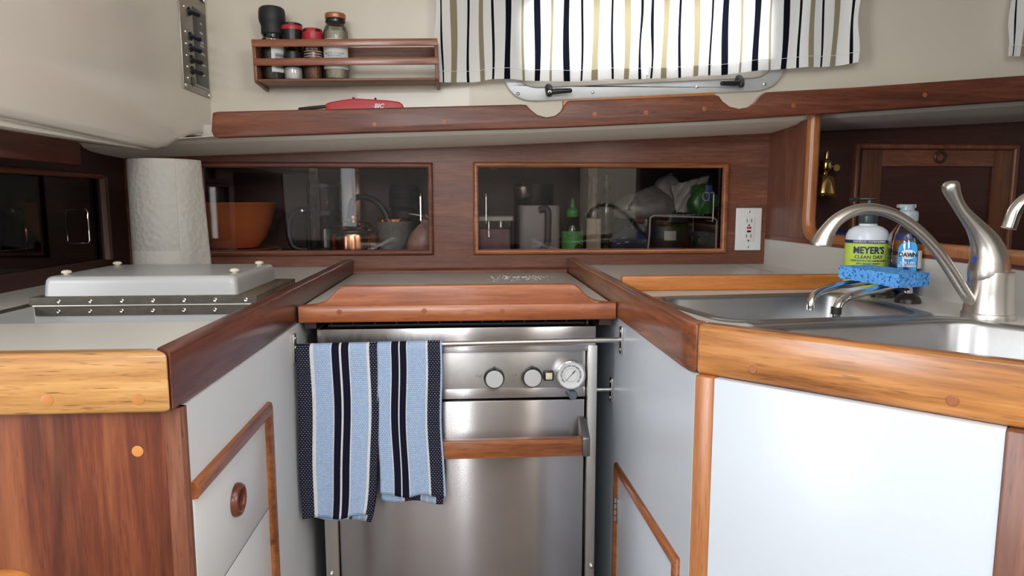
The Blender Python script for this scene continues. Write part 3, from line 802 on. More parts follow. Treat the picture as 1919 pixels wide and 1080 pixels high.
# trim: straight run along the stove then 45 degrees along the front
TA, TB, TC = Vector((.275, 1.85)), Vector((.275, .823)), Vector((.70, .4068))
MB().slab([(p.x, p.y) for p in (TA, Vector((.275, .85)), Vector((.277, .832)), Vector((.284, .814)), Vector((.305, .835)), Vector((.299, .85)), Vector((.299, 1.85)))], [], 'z', .8885, ZT + .001, .005, 3).build('side_trim', wood('worn_teak_side', lin(88, 44, 26), lin(134, 76, 44), lin(168, 108, 68), axis='y', rough=.33, coat=.3, wear=(lin(196, 148, 100), 22, .35)), t, angle=40)
MB().slab([(.2835, .8145), (.7005, .406), (.7175, .423), (.3040, .8345)], [], 'z', .8885, ZT + .001, .0055, 3).build('front_trim', m_diag, t, angle=40)
for q, r in (((1411, 693), .0048), ((1785, 751), .0055)):
    d = _ray(*q); n_ = Vector((.70, .7143, 0)); k = (Vector((.2835, .8145, 0)) - Vector((0, 0, 0))).dot(n_) / d.dot(n_)
    p = EYE + d * k
    Mx = Matrix.Translation(p) @ Matrix.Rotation(-PI / 2 + math.atan2(-.4085, .417) , 4, 'Z')
    MB().lathe([(r, 0), (r, .0008), (r * .85, .0014), (.0001, .0014)], (0, 0, 0), 16, 'x', M=Matrix.Translation(p) @ Matrix.Rotation(math.atan2(-.7143, -.70), 4, 'Z')).build('wood_plug', m_plug, t)
MB().box((.75, 1.62, .9301), (.7515, 1.85, .9305)).build('seam', m_greyink, t)
m = MB().box((.299, 1.288, .9301), (.826, 1.306, .9595), .003, 3)
tag(m.build('counter_fiddle', m_strip), 'orange teak fiddle strip standing across the worktop behind the sinks', 'fiddle')
# twin sink
s = thing('double_sink', 'pair of brushed steel sink bowls set in the corner worktop', 'sink', (.55, .95, .78))
for P in (S1, S2):
    rg = []
    for d, z, r in ((-.020, .9304, .05), (-.019, .9318, .05), (-.004, .9325, .045), (.001, .9310, .042), (.0035, .926, .042), (.010, .84, .042), (.016, .80, .042), (.03, .785, .045), (.07, .782, .04)):
        rg.append([(p.x, p.y, z) for p in round_poly(offset_poly(P, d), r, 10)])
    b = MB().rings(rg, False, True).build('basin', m_sink, s, angle=50)
    cx, cy = sum(p[0] for p in P) / 4, sum(p[1] for p in P) / 4
    MB().lathe([(.03, 0), (.03, .002), (.022, .0025), (.02, -.001), (.0001, -.001)], (cx, cy, .7822), 24).build('drain', m_chrome, b)
MB().slab([(.395, .936), (.398, .908), (.70, .957), (.775, .93), (.70, .966)], [], 'z', .9302, .9314).build('drainer_strip', m_sink, s)

# starboard cabinet
c = thing('galley_cabinet', 'bright white sink cabinet with an angled face and teak corner post', 'cabinet', (.4, 1.2, 0))
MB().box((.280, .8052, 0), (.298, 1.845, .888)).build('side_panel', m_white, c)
D0, DD, DN = Vector((.2797, .8040)), Vector((.7143, -.6999)), Vector((-.70, -.7143))
def dslab(a, b, off, thick, z0, z1, bev=.001):
    p = [D0 + DD * a - DN * off, D0 + DD * b - DN * off, D0 + DD * b - DN * (off + thick), D0 + DD * a - DN * (off + thick)]
    return MB().slab([(q.x, q.y) for q in p], [], 'z', z0, z1, bev)
dslab(.0, .024, .0, .02, 0, .889, .002).build('corner_post', m_post, c)
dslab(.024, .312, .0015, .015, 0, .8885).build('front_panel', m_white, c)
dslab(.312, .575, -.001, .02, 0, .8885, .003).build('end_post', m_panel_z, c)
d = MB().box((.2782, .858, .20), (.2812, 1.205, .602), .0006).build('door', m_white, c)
pr = [(-.009, 0), (-.008, .005), (-.003, .008), (.003, .008), (.008, .005), (.009, 0)]
MB().sweep([(.280, 1.212, .10), (.280, 1.212, .606), (.280, .849, .620), (.280, .849, .10)], pr, (-1, 0, 0)).build('door_surround', m_teak_y, c, angle=60)
hg = MB()
hg.box((.2755, 1.192, .505), (.2785, 1.2045, .553), .0004)
for z in (.507, .519, .531, .543): hg.tube([(.2745, 1.2035, z), (.2745, 1.2035, z + .0095)], .0028, 10)
hg.build('hinge', m_bracket, d)

# ================================================================== STOVE
SX0, SX1, SY = -.268, .241, 1.232
st = thing('gimballed_stove', 'stainless steel galley stove with oven below, between the white cabinets', 'stove', (-.013, 1.5, .10))
body = MB().box((SX0 + .012, SY + .03, .10), (SX1 - .012, 1.76, .80))
body.build('oven_body', m_dark, st)
for x0, x1 in ((SX0, SX0 + .024), (SX1 - .018, SX1)):
    MB().box((x0, SY - .004, .10), (x1, SY + .05, .838), .0015).build('side_post', m_steel_v, st)
# cooktop tray with folded front edge
m = MB()
m.box((SX0 - .002, SY, .842), (SX1 - .003, SY + .004, .873), .001)
m.box((SX0 - .002, SY, .838), (SX1 - .003, 1.75, .844))
m.box((SX0 - .002, SY + .001, .842), (SX0, 1.75, .872)).box((SX1 - .005, SY + .001, .842), (SX1 - .003, 1.75, .872)).box((SX0, 1.748, .842), (SX1 - .003, 1.75, .876))
m.build('cooktop_tray', m_steel, st)
gm = MB()
for k in range(13):
    x = SX0 + .02 + k * .0395
    gm.tube([(x, SY + .02, .874), (x, SY + .021, .8825), (x, 1.72, .8825), (x, 1.72, .874)], .0028, 8)
for y in (SY + .02, 1.40, 1.56, 1.72): gm.tube([(SX0 + .015, y, .876), (SX1 - .02, y, .876)], .0035, 8)
gm.build('pan_grate', m_black, st)
MB().box((SX0 + .004, SY + .006, .846), (SX1 - .008, 1.745, .868)).build('burner_well', m_black, st)
for x in (-.13, .105):
    MB().lathe([(.04, .868), (.04, .874), (.03, .878), (.0001, .878)], (x, 1.42, 0), 24).build('burner', m_black, st)
MB().box((SX0 + .024, SY + .003, .826), (SX1 - .018, SY + .012, .838), .001).build('shadow_gap_strip', m_steel, st)
MB().box((SX0 + .024, SY + .008, .738), (SX1 - .020, SY + .03, .8265), .0015).build('control_panel', m_steel_stain, st)
MB().box((SX0 + .024, SY + .0072, .7375), (SX1 - .020, SY + .0086, .756), .0004).build('panel_lip', m_steel, st)
yk = SY + .008
def dialpt(px, py): return ay(px, py, yk)
for px, py in ((926, 708), (997, 706)):
    p = dialpt(px, py)
    k = MB().lathe([(.0195, 0), (.0195, -.004), (.0180, -.011), (.0165, -.0125)], p, 32, 'y')
    k.box((p.x - .0025, yk - .0125, p.z + .016), (p.x + .0025, yk - .002, p.z + .0215), .001)
    k = k.build('control_knob', m_black, st)
    MB().lathe([(.0163, -.0115), (.0163, -.0132), (.0155, -.0138), (.0001, -.0138)], p, 32, 'y').build('knob_cap', plain('knob_disc', (.60, .60, .61), .45, metal=.35, var=.03) if px < 950 else bpy.data.materials['knob_disc'], k)
text('marking', 'High', .0075, frontM(dialpt(898, 705).x, yk - .0004, dialpt(898, 705).z), m_greyink, st)
text('marking', 'Off', .0075, frontM(dialpt(964, 703).x, yk - .0004, dialpt(964, 703).z), m_greyink, st)
p = dialpt(1028, 703.5)
b = MB().box((p.x - .0095, yk - .006, p.z - .0095), (p.x + .0095, yk, p.z + .0095), .002).build('igniter_button', m_black, st)
MB().box((p.x - .0062, yk - .009, p.z - .0062), (p.x + .0062, yk - .005, p.z + .0062), .001).build('button_cap', m_igniter, b)
p = dialpt(1068, 700)
R_ = .0275
th_ = MB().lathe([(R_, 0), (R_, -.012), (R_ * .985, -.0165), (R_ * .93, -.0175), (R_ * .88, -.0155), (R_ * .86, -.013)], p, 40, 'y').build('thermometer', m_chrome, st)
MB().lathe([(R_ * .87, -.0128), (R_ * .87, -.0135), (.0001, -.0135)], p, 40, 'y').build('dial_face', m_dial, th_)
for k, n in enumerate(('100', '150', '200', '250', '300', '350', '400', '450', '500', '550')):
    a = math.radians(215 - k * 28)
    q = Vector((p.x + R_ * .64 * math.cos(a), yk - .0138, p.z + R_ * .64 * math.sin(a)))
    text('numeral', n, .0052, frontM(0, 0, 0) if False else Matrix.Translation(q) @ Matrix.Rotation(-(a - PI / 2), 4, 'Y') @ Matrix.Rotation(PI / 2, 4, 'X'), m_ink, th_)
rg = MB()
rp = []
for k in range(41):
    a = 2 * PI * k / 40
    rp.append([(p.x + r * math.cos(a), yk - .0137 - y, p.z + r * math.sin(a)) for r, y in ((R_ * .47, 0), (R_ * .47, .0001), (R_ * .45, .0001), (R_ * .45, 0))])
rg.rings(rp, False, False); rg.build('inner_scale', m_greyink, th_)
a = math.radians(48)
dv = Vector((math.cos(a), 0, math.sin(a))); nv = Vector((-math.sin(a), 0, math.cos(a))); q = p + Vector((0, -.0142, 0))
nd = MB()
nd.rings([[q - dv * .0165 + nv * w_ + Vector((0, y, 0)) for w_, y in ((-.0002, 0), (.0002, 0), (.0002, -.0004), (-.0002, -.0004))], [q + dv * .004 + nv * w_ + Vector((0, y, 0)) for w_, y in ((-.0004, 0), (.0004, 0), (.0004, -.0004), (-.0004, -.0004))], [q + dv * .0041 + nv * w_ + Vector((0, y, 0)) for w_, y in ((-.0009, 0), (.0009, 0), (.0009, -.0004), (-.0009, -.0004))], [q + dv * .011 + nv * w_ + Vector((0, y, 0)) for w_, y in ((-.001, 0), (.001, 0), (.001, -.0004), (-.001, -.0004))]])
nd.build('needle', m_ink, th_)
p = dialpt(1072, 738)
MB().box((p.x - .026, yk - .0006, p.z - .0018), (p.x - .004, yk + .001, p.z + .0018), .0005).build('slide_slot', m_dark, st)
MB().lathe([(.0085, 0), (.0085, -.012), (.007, -.0145), (.0001, -.0145)], p, 24, 'y').build('latch_knob', m_slate, st)
# oven door
dz0, dz1 = .30, .7335
m = MB().box((SX0 + .026, SY + .004, dz0), (SX1 - .022, SY + .028, dz1), .002)
d = m.build('oven_door', m_steel, st)
hb = MB().box((SX0 + .04, 1.186, .641), (.2075, 1.206, .6735), .002)
hb.build('handle_bar', m_teak, d)
for x0, x1 in ((.2075, .222), (SX0 + .028, SX0 + .04)):
    m = MB().slab([(1.186, .6395), (1.186, .6745), (1.226, .700), (1.238, .700), (1.238, .636), (1.228, .636)], [], 'x', x0, x1, .002)
    m.build('handle_bracket', m_dullsteel, d)
for (px, py) in ((1108, 1061), (621, 1076)):
    p = ay(px, py, SY - .004)
    MB().lathe([(.005, 0), (.005, -.001), (.0042, -.0035), (.002, -.005), (.0001, -.0052)], p, 16, 'y').build('screw', m_bracket, st)
MB().lathe([(.006, 0), (.006, -.012), (.004, -.014), (.0001, -.014)], (.225, SY + .02, .628), 14, 'y').build('door_pin', m_brass, st)
# gimbal pivot on the sink cabinet side
p = ax(1147, 730, .280)
g = thing('gimbal_bracket', 'steel pivot plate with a short rod beside the oven, on the sink cabinet', 'bracket', p)
MB().box((.2765, p.y - .009, p.z - .023), (.2800, p.y + .009, p.z + .023), .001).build('plate', m_bracket, g)
MB().tube([(.278, p.y, p.z), (SX1, p.y, p.z)], .0045, 14).build('rod', m_bracket, g)
for dz in (-.016, .016): MB().lathe([(.0035, 0), (.003, -.0015), (.0001, -.0018)], (.2765, p.y, p.z + dz), 12, 'x').build('screw', m_bracket, g)

# ================================================================== TOWEL RAIL AND TOWELS
B0, B1 = ay(551, 652, 1.183), ax(1166, 637, .280)
B0.x = -.300
BY, BYr = B0.y, B1.y
def barz(x): return B0.z + (B1.z - B0.z) * (x - B0.x) / (B1.x - B0.x)
def bary(x): return BY + (BYr - BY) * (x - B0.x) / (B1.x - B0.x)
t = thing('towel_bar', 'thin steel towel bar spanning the cabinets in front of the stove', 'bar', (B0 + B1) / 2)
MB().tube([B0, B1], .0048, 16).build('bar', m_bracket, t)
for P, s in ((B0, 1), (B1, -1)):
    x0, x1 = sorted((P.x, P.x + s * .0035))
    br = MB().box((x0, P.y - .0085, P.z - .026), (x1, P.y + .0085, P.z + .024), .001).build('end_plate', m_bracket, t)
    for dz in (-.018, .016): MB().lathe([(.0035, 0), (.003, s * .0015), (.0001, s * .0018)], (P.x + s * .0035, P.y, P.z + dz), 12, 'x').build('screw', m_chrome, br)
TWM = [m_tw_check, m_tw_white, m_tw_blue, m_tw_navy]
def towel(label, top, bot, yb, stripes, back_top, back_bot, back_y, bstripes, seed, edge=None):
    """front sheet hung over the bar; px positions of its top and bottom edges; stripes = [(u_end, material index)]"""
    ym = bary(((ay(top[0], 640, BY)).x + ay(top[1], 640, BY).x) / 2)
    YF = ym - .013
    root = thing('dish_towel', label, 'towel', (ay((top[0] + top[1]) / 2, 640, YF).x, ym, barz(0) - .20), group=None)
    def sheet(name, tp, bt, ybot, st, yoff, over, sd, rough=0.0):
        us = [0.0]
        for e, _ in st:
            n = max(2, int((e - us[-1]) / .03)); a = us[-1]
            us += [a + (e - a) * (k + 1) / n for k in range(n)]
        xl0, xr0 = ay(tp[0], 640, YF).x, ay(tp[1], 640, YF).x
        zb = [ay(bt[i], ybot[i], YF).z for i in (0, 1)]
        xl1, xr1 = ay(bt[0], ybot[0], YF).x, ay(bt[1], ybot[1], YF).x
        rr = .0105
        NV = 46
        def fn(u, v):
            xt = xl0 + (xr0 - xl0) * u
            zt = barz(xt) + .0055
            L = zt - (zb[0] + (zb[1] - zb[0]) * u) - .002 * math.sin(u * 9 + sd)
            if v < .12:          # over the bar, from behind
                a = PI * (1 - v / .12)
                y = bary(xt) + rr * math.cos(PI - a) * -1 * -1
                y = bary(xt) - rr * math.cos(a) * -1
                y = bary(xt) + rr * math.cos(PI - a + PI) * -1
                y = bary(xt) + rr * math.cos(PI * (v / .12))
                z = zt - rr + rr * math.sin(PI * (v / .12)) if True else 0
                f = 0
                x = xt
            else:
                f = (v - .12) / .88
                z = zt - rr - (L - rr) * f
                x = xt + (xl1 - xl0) * f * (1 - u) + (xr1 - xr0) * (f ** 5) * u + .0025 * math.sin(f * 5.5 + sd) * math.sin(PI * f)
                y = bary(xt) - rr - .0035 * math.sin(u * 8.5 + sd + f * 2.2) * f - .004 * f - .002 * math.sin(17 * u + 5 * f + sd) * f * (1 if over else .3)
            return (x, y + yoff * (1 + f), z)
        def mo(u, v):
            for e, mi in st:
                if u < e: return mi
            return st[-1][1]
        vs = [k / 60 * .12 for k in range(0, 60, 6)] + [.12 + .88 * k / NV for k in range(NV + 1)]
        if not over: vs = [.12 + .88 * k / NV for k in range(NV + 1)]
        return MB().grid(fn, us, vs, mo).build(name, TWM, root, solid=.0028, angle=70)
    sheet('front_layer', top, bot, yb, stripes, 0, True, seed)
    sheet('back_layer', back_top, back_bot, back_y, bstripes, .0055, False, seed + 1.3)
    return root
T1 = [(.17, 0), (.215, 1), (.425, 2), (.438, 1), (.530, 3), (.556, 1), (.648, 3), (.662, 1), (.87, 2), (.905, 1), (1, 0)]
T1b = [(.30, 2), (.62, 2), (.66, 1), (.70, 0), (.80, 2), (.815, 1), (.90, 2), (.92, 1), (1, 0)]
towel('blue striped waffle towel with a dark checked border hanging nearest the icebox cabinet', (553, 705), (568, 697), (972, 966), T1, (556, 705), (571, 694), (974, 983), T1b, .4)
T2 = [(.20, 2), (.215, 1), (.325, 3), (.345, 1), (.445, 3), (.46, 1), (.745, 2), (.775, 1), (.97, 0), (1, 2)]
T2b = [(.33, 2), (.375, 1), (.63, 0), (.65, 1), (.735, 2), (.75, 1), (.87, 2), (.885, 1), (1, 0)]
towel('shorter blue striped waffle towel overlapping the middle of the steel bar', (706, 828), (713, 836), (926, 932), T2, (708, 826), (714, 830), (941, 948), T2b, 2.1)

# ================================================================== CURTAINS
YC = 1.752
def curtain(label, px0, px1, bot, stripes, seed, ztop=1.78, fold=.007):
    """stripes: (px centre, px width, kind); bot: list of (px, py) of the hem"""
    br, kinds = [px0], []
    for c, w, k in stripes:
        br.append(c - w / 2); kinds.append(0); br.append(c + w / 2); kinds.append(k)
    br.append(px1); kinds.append(0)
    us, kk = [br[0]], []
    for a, b, k in zip(br, br[1:], kinds):
        n = max(1, int((b - a) / 6))
        for j in range(n): us.append(a + (b - a) * (j + 1) / n); kk.append((a, b, k))
    def hem(px):
        for (x0, y0), (x1, y1) in zip(bot, bot[1:]):
            if x0 <= px <= x1: return y0 + (y1 - y0) * (px - x0) / (x1 - x0)
        return bot[0][1] if px < bot[0][0] else bot[-1][1]
    def fn(u, v, dy=0, z0=None):
        pb = ay(u, hem(u), YC)
        z = ztop + (pb.z - ztop) * v if z0 is None else pb.z + z0 * (1 - v)
        f = (ztop - z) / (ztop - pb.z)
        s = (u - px0)
        y = YC - fold * math.sin(s / 16.5 + seed + .5 * f) * (.35 + .65 * f) - fold * .5 * math.sin(s / 7.1 + 2 * seed) * (1 - .4 * f)
        x = pb.x + .0025 * math.sin(f * 7 + s / 13 + seed) * f
        edge = min(s, px1 - u)
        if edge < 14: x += .003 * math.sin(f * 14 + seed) * (1 - edge / 14)
        return (x, y + dy, z)
    def mo(u, v):
        for a, b, k in kk:
            if a <= u <= b: return k
        return 0
    t = thing('curtain', label, 'curtain', (ay((px0 + px1) / 2, 100, YC).x, YC, 1.42))
    MS = [m_curtain_w, m_curtain_n, m_curtain_k]
    MB().grid(fn, us, [k / 26 for k in range(27)], mo).build('cloth', MS, t, angle=180)
    MB().grid(lambda u, v: fn(u, v, .0022, .026), us, [0, .5, 1], mo).build('hem', MS, t, angle=180)
    st = MB()
    P = [Vector(fn(u, 0, -.0012, .0262)) for u in us]
    st.tube(P, .0006, 5); st.build('stitching', m_curtain_w, t)
N, K = 1, 2
curtain('striped curtain with wavy navy edge hanging beside the spice rack', 818, 1210,
        [(818, 155), (838, 155), (890, 153), (920, 149), (960, 148), (1000, 151), (1045, 153), (1080, 151.5), (1140, 149), (1212, 147)],
        [(829, 3.2, N), (851, 12, K), (878.5, 4.5, N), (903, 8, K), (923.5, 4.5, N), (952, 11, N), (980.5, 4, K), (1006.5, 11, N), (1033, 4, K), (1061, 11.5, N), (1090, 4, N), (1116, 11, K), (1145.5, 4, N), (1174, 11, K), (1201, 4.5, N)], .3)
curtain('striped curtain hanging on the sink side of the cabin port', 1211, 1604,
        [(1211, 147), (1280, 145), (1335, 141), (1390, 136.5), (1440, 130.5), (1500, 127), (1545, 125), (1585, 121), (1604, 117)],
        [(1220, 5, N), (1246, 11, K), (1273, 4, N), (1302, 11, K), (1330, 4, N), (1358.5, 11, N), (1386, 4, K), (1413.5, 11, N), (1442, 4, K), (1470, 11.5, N), (1495, 4, N), (1516, 10, K), (1538, 4, N), (1564, 12, K), (1593, 4.5, N)], 1.7)
curtain('small striped curtain end at the edge of the cabin side, above the dark compartment', 1882, 2080,
        [(1882, 106), (1919, 105), (2080, 92)], [(1894, 4, N), (1919, 11, K), (1946, 4, N), (1975, 11, N), (2003, 4, K), (2030, 11, N)], .9)

# ================================================================== SWITCH PANEL on the liner
P00, P11 = Vector((XD, 1.632, 1.357)), Vector((XD, 1.790, 1.60))
t = thing('switch_panel', 'grey metal breaker panel with dark toggles on the cream liner', 'switch panel', (XD, 1.711, 1.357))
MB().box((XD - .002, P00.y, P00.z), (XD + .0035, P11.y, P11.z), .0012).build('face_plate', m_panelgrey, t)
MB().box((XD + .003, P00.y + .072, P00.z + .022), (XD + .0040, P11.y - .006, P11.z - .045), .0004).build('legend_plate', plain('legend_black', (.035, .035, .04), .4), t)
MB().box((XD + .003, P00.y + .004, P00.z + .0155), (XD + .0038, P11.y - .004, P00.z + .0165)).build('groove', m_dark, t)
text('heading', 'MAIN  SWITCH  PANEL', .013, sideM(XD + .0037, 1.713, P11.z - .016), m_ink, t)
zs = [1.537, 1.482, 1.456, 1.430, 1.405]
for k, z in enumerate(zs):
    b = MB().lathe([(.0098, 0), (.0098, .003), (.0075, .005), (.0001, .005)], (XD + .0035, 1.683, z), 18, 'x').build('switch_boss', m_navy if k < 3 else m_black, t)
    MB().tube([(XD + .007, 1.683, z), (XD + .012, 1.690, z - .002), (XD + .019, 1.697, z - .004)], [.0042, .0048, .0055], 12, round_end=True).build('toggle', m_navy if k < 3 else m_black, b)
MB().lathe([(.0105, 0), (.0105, .002), (.0001, .002)], (XD + .0035, 1.683, 1.380), 20, 'x', ).build('blank_plug', m_black, t)
for z in zs + [1.380]:
    MB().lathe([(.0032, 0), (.0028, .0015), (.0001, .002)], (XD + .0035, 1.655, z + .004), 12, 'x').build('indicator', m_chrome, t)
for y, z in ((1.640, 1.366), (1.782, 1.364), (1.782, 1.588), (1.640, 1.590)):
    MB().lathe([(.0042, 0), (.0035, .0015), (.0001, .002)], (XD + .0035, y, z), 14, 'x').build('screw', m_chrome, t)
for k, (s, z) in enumerate((('ON', 1.530), ('RESET', 1.508), ('CABIN', 1.486), ('LIGHTS', 1.478), ('RUNNING', 1.460), ('ANCHOR', 1.434), ('PUMP', 1.410))):
    text('legend', s, .0072, sideM(XD + .0042, 1.752, z - .004), m_paper, t)

# ================================================================== SPICE RACK AND JARS
TR = math.radians(1.15)
RX0, RX1 = -.498, -.062
t = thing('spice_rack', 'varnished mahogany slatted rack fixed on the cream cabin side', 'rack', (-.280, 1.75, 1.388), (0, -TR, 0), local=True)
hw = .2175
m_rackwood = wood('rack_mahogany', lin(92, 48, 30), lin(138, 78, 52), lin(168, 106, 72), axis='x', rough=.28, coat=.5)
for sx in (-1, 1):
    x0, x1 = sorted((sx * hw, sx * (hw - .008)))
    MB().slab([(-.047, .004), (-.042, -.001), (.040, -.007), (.049, -.007), (.049, .094), (-.047, .094)], [], 'x', x0, x1, .0015).build('end_board', m_panel_z, t)
MB().box((-hw, -.050, .0805), (hw, -.044, .0975), .0012).build('slat', m_rackwood, t)
MB().box((-hw + .002, -.049, .0375), (hw, -.043, .0545), .0012).build('slat', m_rackwood, t)
MB().box((-hw + .008, -.046, .0015), (hw - .008, .036, .0075), .0012).build('bottom_board', m_panel, t)
MB().box((-hw + .008, .041, .0600), (hw - .008, .049, .0975), .001).build('back_board', m_panel, t)
def rackz(x): return 1.388 + .0077 + (x + .280) * math.sin(TR) + .001
def jar_base(name, label, x, y=1.745):
    return thing(name, label, 'spice jar', (x, y, rackz(x)), group=None, local=True)
# pepper grinder
j = jar_base('pepper_grinder', 'glass pepper grinder with bulbous black top, tallest jar in the rack', -.461)
MB().lathe([(.0001, .001), (.026, .001), (.028, .006), (.028, .075), (.0265, .083), (.0255, .088), (.027, .092), (.027, .096), (.024, .100), (.0235, .112)], seg=40).build('glass_body', m_glass, j)
MB().lathe([(.0001, .003), (.024, .003), (.0255, .008), (.0255, .072), (.024, .080), (.022, .084), (.0001, .086)], seg=28).build('peppercorns', m_pepper, j)
MB().lathe([(.0245, .107), (.0265, .110), (.0262, .128), (.0300, .138), (.0312, .146), (.0308, .160), (.0290, .168), (.0250, .1715), (.0001, .172)], seg=40).build('grinder_cap', m_blackm, j)
lb = MB(); lb.rings([[(.0284 * math.cos(a), .0284 * math.sin(a), z) for a in [(-1.5 + k / 14 * 1.75) for k in range(15)]] for z in (.018, .089)], False, False, closed=False)
lb.build('label', m_paper, j)
bc = MB()
for k in range(13):
    z = .060 - k * .0028
    bc.rings([[(.0288 * math.cos(a), .0288 * math.sin(a), zz) for a in [(-1.2 + q / 8 * .9) for q in range(9)]] for zz in (z, z + .0011 + (k % 3) * .0004)], False, False, closed=False)
bc.build('barcode', m_ink, j)
# grinder with red band
j = jar_base('salt_grinder', 'salt grinder with black and red flared cap beside the pepper grinder', -.415)
MB().lathe([(.0001, .001), (.0225, .001), (.0245, .006), (.0240, .030), (.0215, .072), (.0205, .078)], seg=36).build('glass_body', m_glass, j)
MB().lathe([(.0001, .003), (.0205, .003), (.0225, .008), (.0215, .026), (.0195, .056), (.0001, .058)], seg=28).build('salt', m_salt, j)
rr = []
MB().lathe([(.0243, .030), (.0232, .045), (.0222, .066), (.0218, .066), (.0228, .045), (.0239, .030)], seg=36).build('label', m_black, j)
text('label_text', 'SEA SALT', .0075, frontM(0, -.0237, .047), m_paper, j, wrap=.0237)
text('label_text', 'grinder', .006, frontM(0, -.0243, .0365), m_paper, j, wrap=.0243)
MB().lathe([(.0200, .076), (.0215, .079), (.0222, .098), (.0240, .112), (.0246, .118)], seg=40).lathe([(.0246, .1275), (.0244, .1325), (.0230, .1335), (.0205, .1325), (.0195, .131), (.0001, .131)], seg=40).build('grinder_cap', m_black, j)
MB().lathe([(.0245, .1175), (.0248, .119), (.0248, .1270), (.0244, .128)], seg=40).build('red_band', m_red, j)
# red capped jar
j = jar_base('spice_jar', 'spice jar of red pepper flakes with plain red cap', -.366)
MB().lathe([(.0001, .001), (.0205, .001), (.0222, .005), (.0222, .082), (.0205, .088), (.0200, .094)], seg=36).build('glass_body', m_glass, j)
MB().lathe([(.0001, .003), (.019, .003), (.0205, .007), (.0205, .076), (.0001, .078)], seg=28).build('pepper_flakes', m_chili, j)
for z in (.060, .066, .054): MB().lathe([(.0224, z), (.0226, z), (.0226, z + .0012), (.0224, z + .0012)], seg=36).build('label_line', m_paper, j)
text('label_text', 'RED PEPPER', .0058, frontM(0, -.0227, .0715), m_paper, j, wrap=.0227)
MB().lathe([(.0225, .090), (.0236, .092), (.0238, .112), (.0232, .118), (.0220, .1205), (.0001, .121)], seg=40).build('red_cap', m_red, j)
for a in (-2.3, -.85):
    MB().box((-.006, -.001, .1125), (.006, .001, .1185), .0008, M=Matrix.Rotation(a + PI / 2, 4, 'Z') @ Matrix.Translation((0, -.0232, 0))).build('cap_notch', m_black, j)
# herb jar
j = jar_base('herb_jar', 'round-shouldered glass herb jar with white label and copper-coloured lid', -.311)
MB().lathe([(.0001, .001), (.028, .001), (.0302, .006), (.0302, .108), (.0290, .118), (.0255, .1255), (.0230, .129), (.0225, .133), (.0245, .136), (.0245, .140), (.0222, .1425), (.022, .147)], seg=44).build('glass_body', m_glass, j)
MB().lathe([(.0001, .003), (.0262, .003), (.0280, .008), (.0280, .106), (.0265, .113), (.0001, .116)], seg=32).build('dried_herbs', m_herb, j)
MB().rings([[(.0306 * math.cos(a), .0306 * math.sin(a), z) for a in [(-2.75 + k / 20 * 2.45) for k in range(21)]] for z in (.024, .094)], False, False, closed=False).build('label', m_paper, j)
for s, z, sz in (('RUSTIC ITALIAN', .0595, .0066), ('SEASONING', .0535, .0066)):
    text('label_text', s, sz, frontM(0, -.0309, z), m_greyink, j, wrap=.0309)
lm = MB(); lm.rings([[(.0309 * math.cos(a), .0309 * math.sin(a), z) for a in [(-2.2 + k / 10 * 1.25) for k in range(11)]] for z in (.0482, .0490)], False, False, closed=False); lm.build('label_line', m_greyink, j)
text('label_emblem', '%', .009, frontM(0, -.0309, .086), m_ink, j, wrap=.0309)
MB().lathe([(.0001, .135), (.0205, .135), (.0205, .145), (.0001, .145)], seg=32).build('stopper', m_blackm, j)
lid = MB()
lid.lathe([(.0001, .144), (.0235, .144), (.0247, .146), (.0247, .154), (.0238, .156), (.0001, .1565)], seg=48)
for v in lid.bm.verts:
    if .145 < v.co.z < .155 and v.co.xy.length > .0243:
        k = round(math.atan2(v.co.y, v.co.x) / (2 * PI) * 48)
        if k % 2: v.co.xy *= .975
lid.build('lid', m_cork, j)

# ================================================================== LIGHTER on the shelf
zL = sheer(-.24, 1) + .022
t = thing('utility_lighter', 'red utility lighter lying on the shelf below the spice rack', 'lighter', (-.24, 1.70, zL), local=True)
q = lambda px, py: (ay(px, py, 1.70).x + .24, ay(px, py, 1.70).z - zL)
up = [q(610, 200), q(611, 195), q(620, 192), q(640, 188.5), (q(665, 186)[0], q(665, 185)[1]), q(700, 187), q(730, 189), q(748, 191.5), q(755, 196), q(757, 202)]
zb = min(p[1] for p in up) - .001
lo = [(q(757, 202)[0], .004), (q(700, 205)[0], .002), (q(664, 205)[0], .002), (q(655, 205)[0], .008), (q(648, 205)[0], .0095), (q(641, 205)[0], .007), (q(634, 205)[0], .002), (q(614, 205)[0], .001)]
up = [(a, max(b, .02)) for a, b in up]
MB().slab(lo[::-1] + up[:0] + [], [], 'y', -.009, .009) if False else None
MB().slab([(p[0], p[1]) for p in up + lo], [], 'y', -.009, .009, .004, 3).build('handle', m_red, t, angle=60)
MB().tube([(up[0][0] + .005, 0, q(612, 199.5)[1]), (q(590, 202)[0], 0, q(590, 201.8)[1]), (q(562, 204)[0], 0, q(562, 204.8)[1])], .0042, 12, round_end=True).build('nozzle', m_black, t)
MB().box((q(655, 0)[0], -.004, up[4][1] - .004), (q(660, 0)[0], .004, up[4][1] + .0028), .001).build('trigger_lock', m_black, t)
MB().box((q(697, 0)[0], -.003, up[5][1] - .003), (q(701, 0)[0], .003, up[5][1] + .0045), .001).build('hanging_tab', m_blackm, t)
text('logo', 'BIC', .014, frontM(q(706, 0)[0], -.0092, q(0, 193.8)[1]), m_plate, t, bold=.0004, shear=.25, sx=1.05)
MB().ball((q(694, 0)[0], -.0095, q(0, 194.5)[1]), .0016, sub=2).build('logo_mark', m_plate, t)

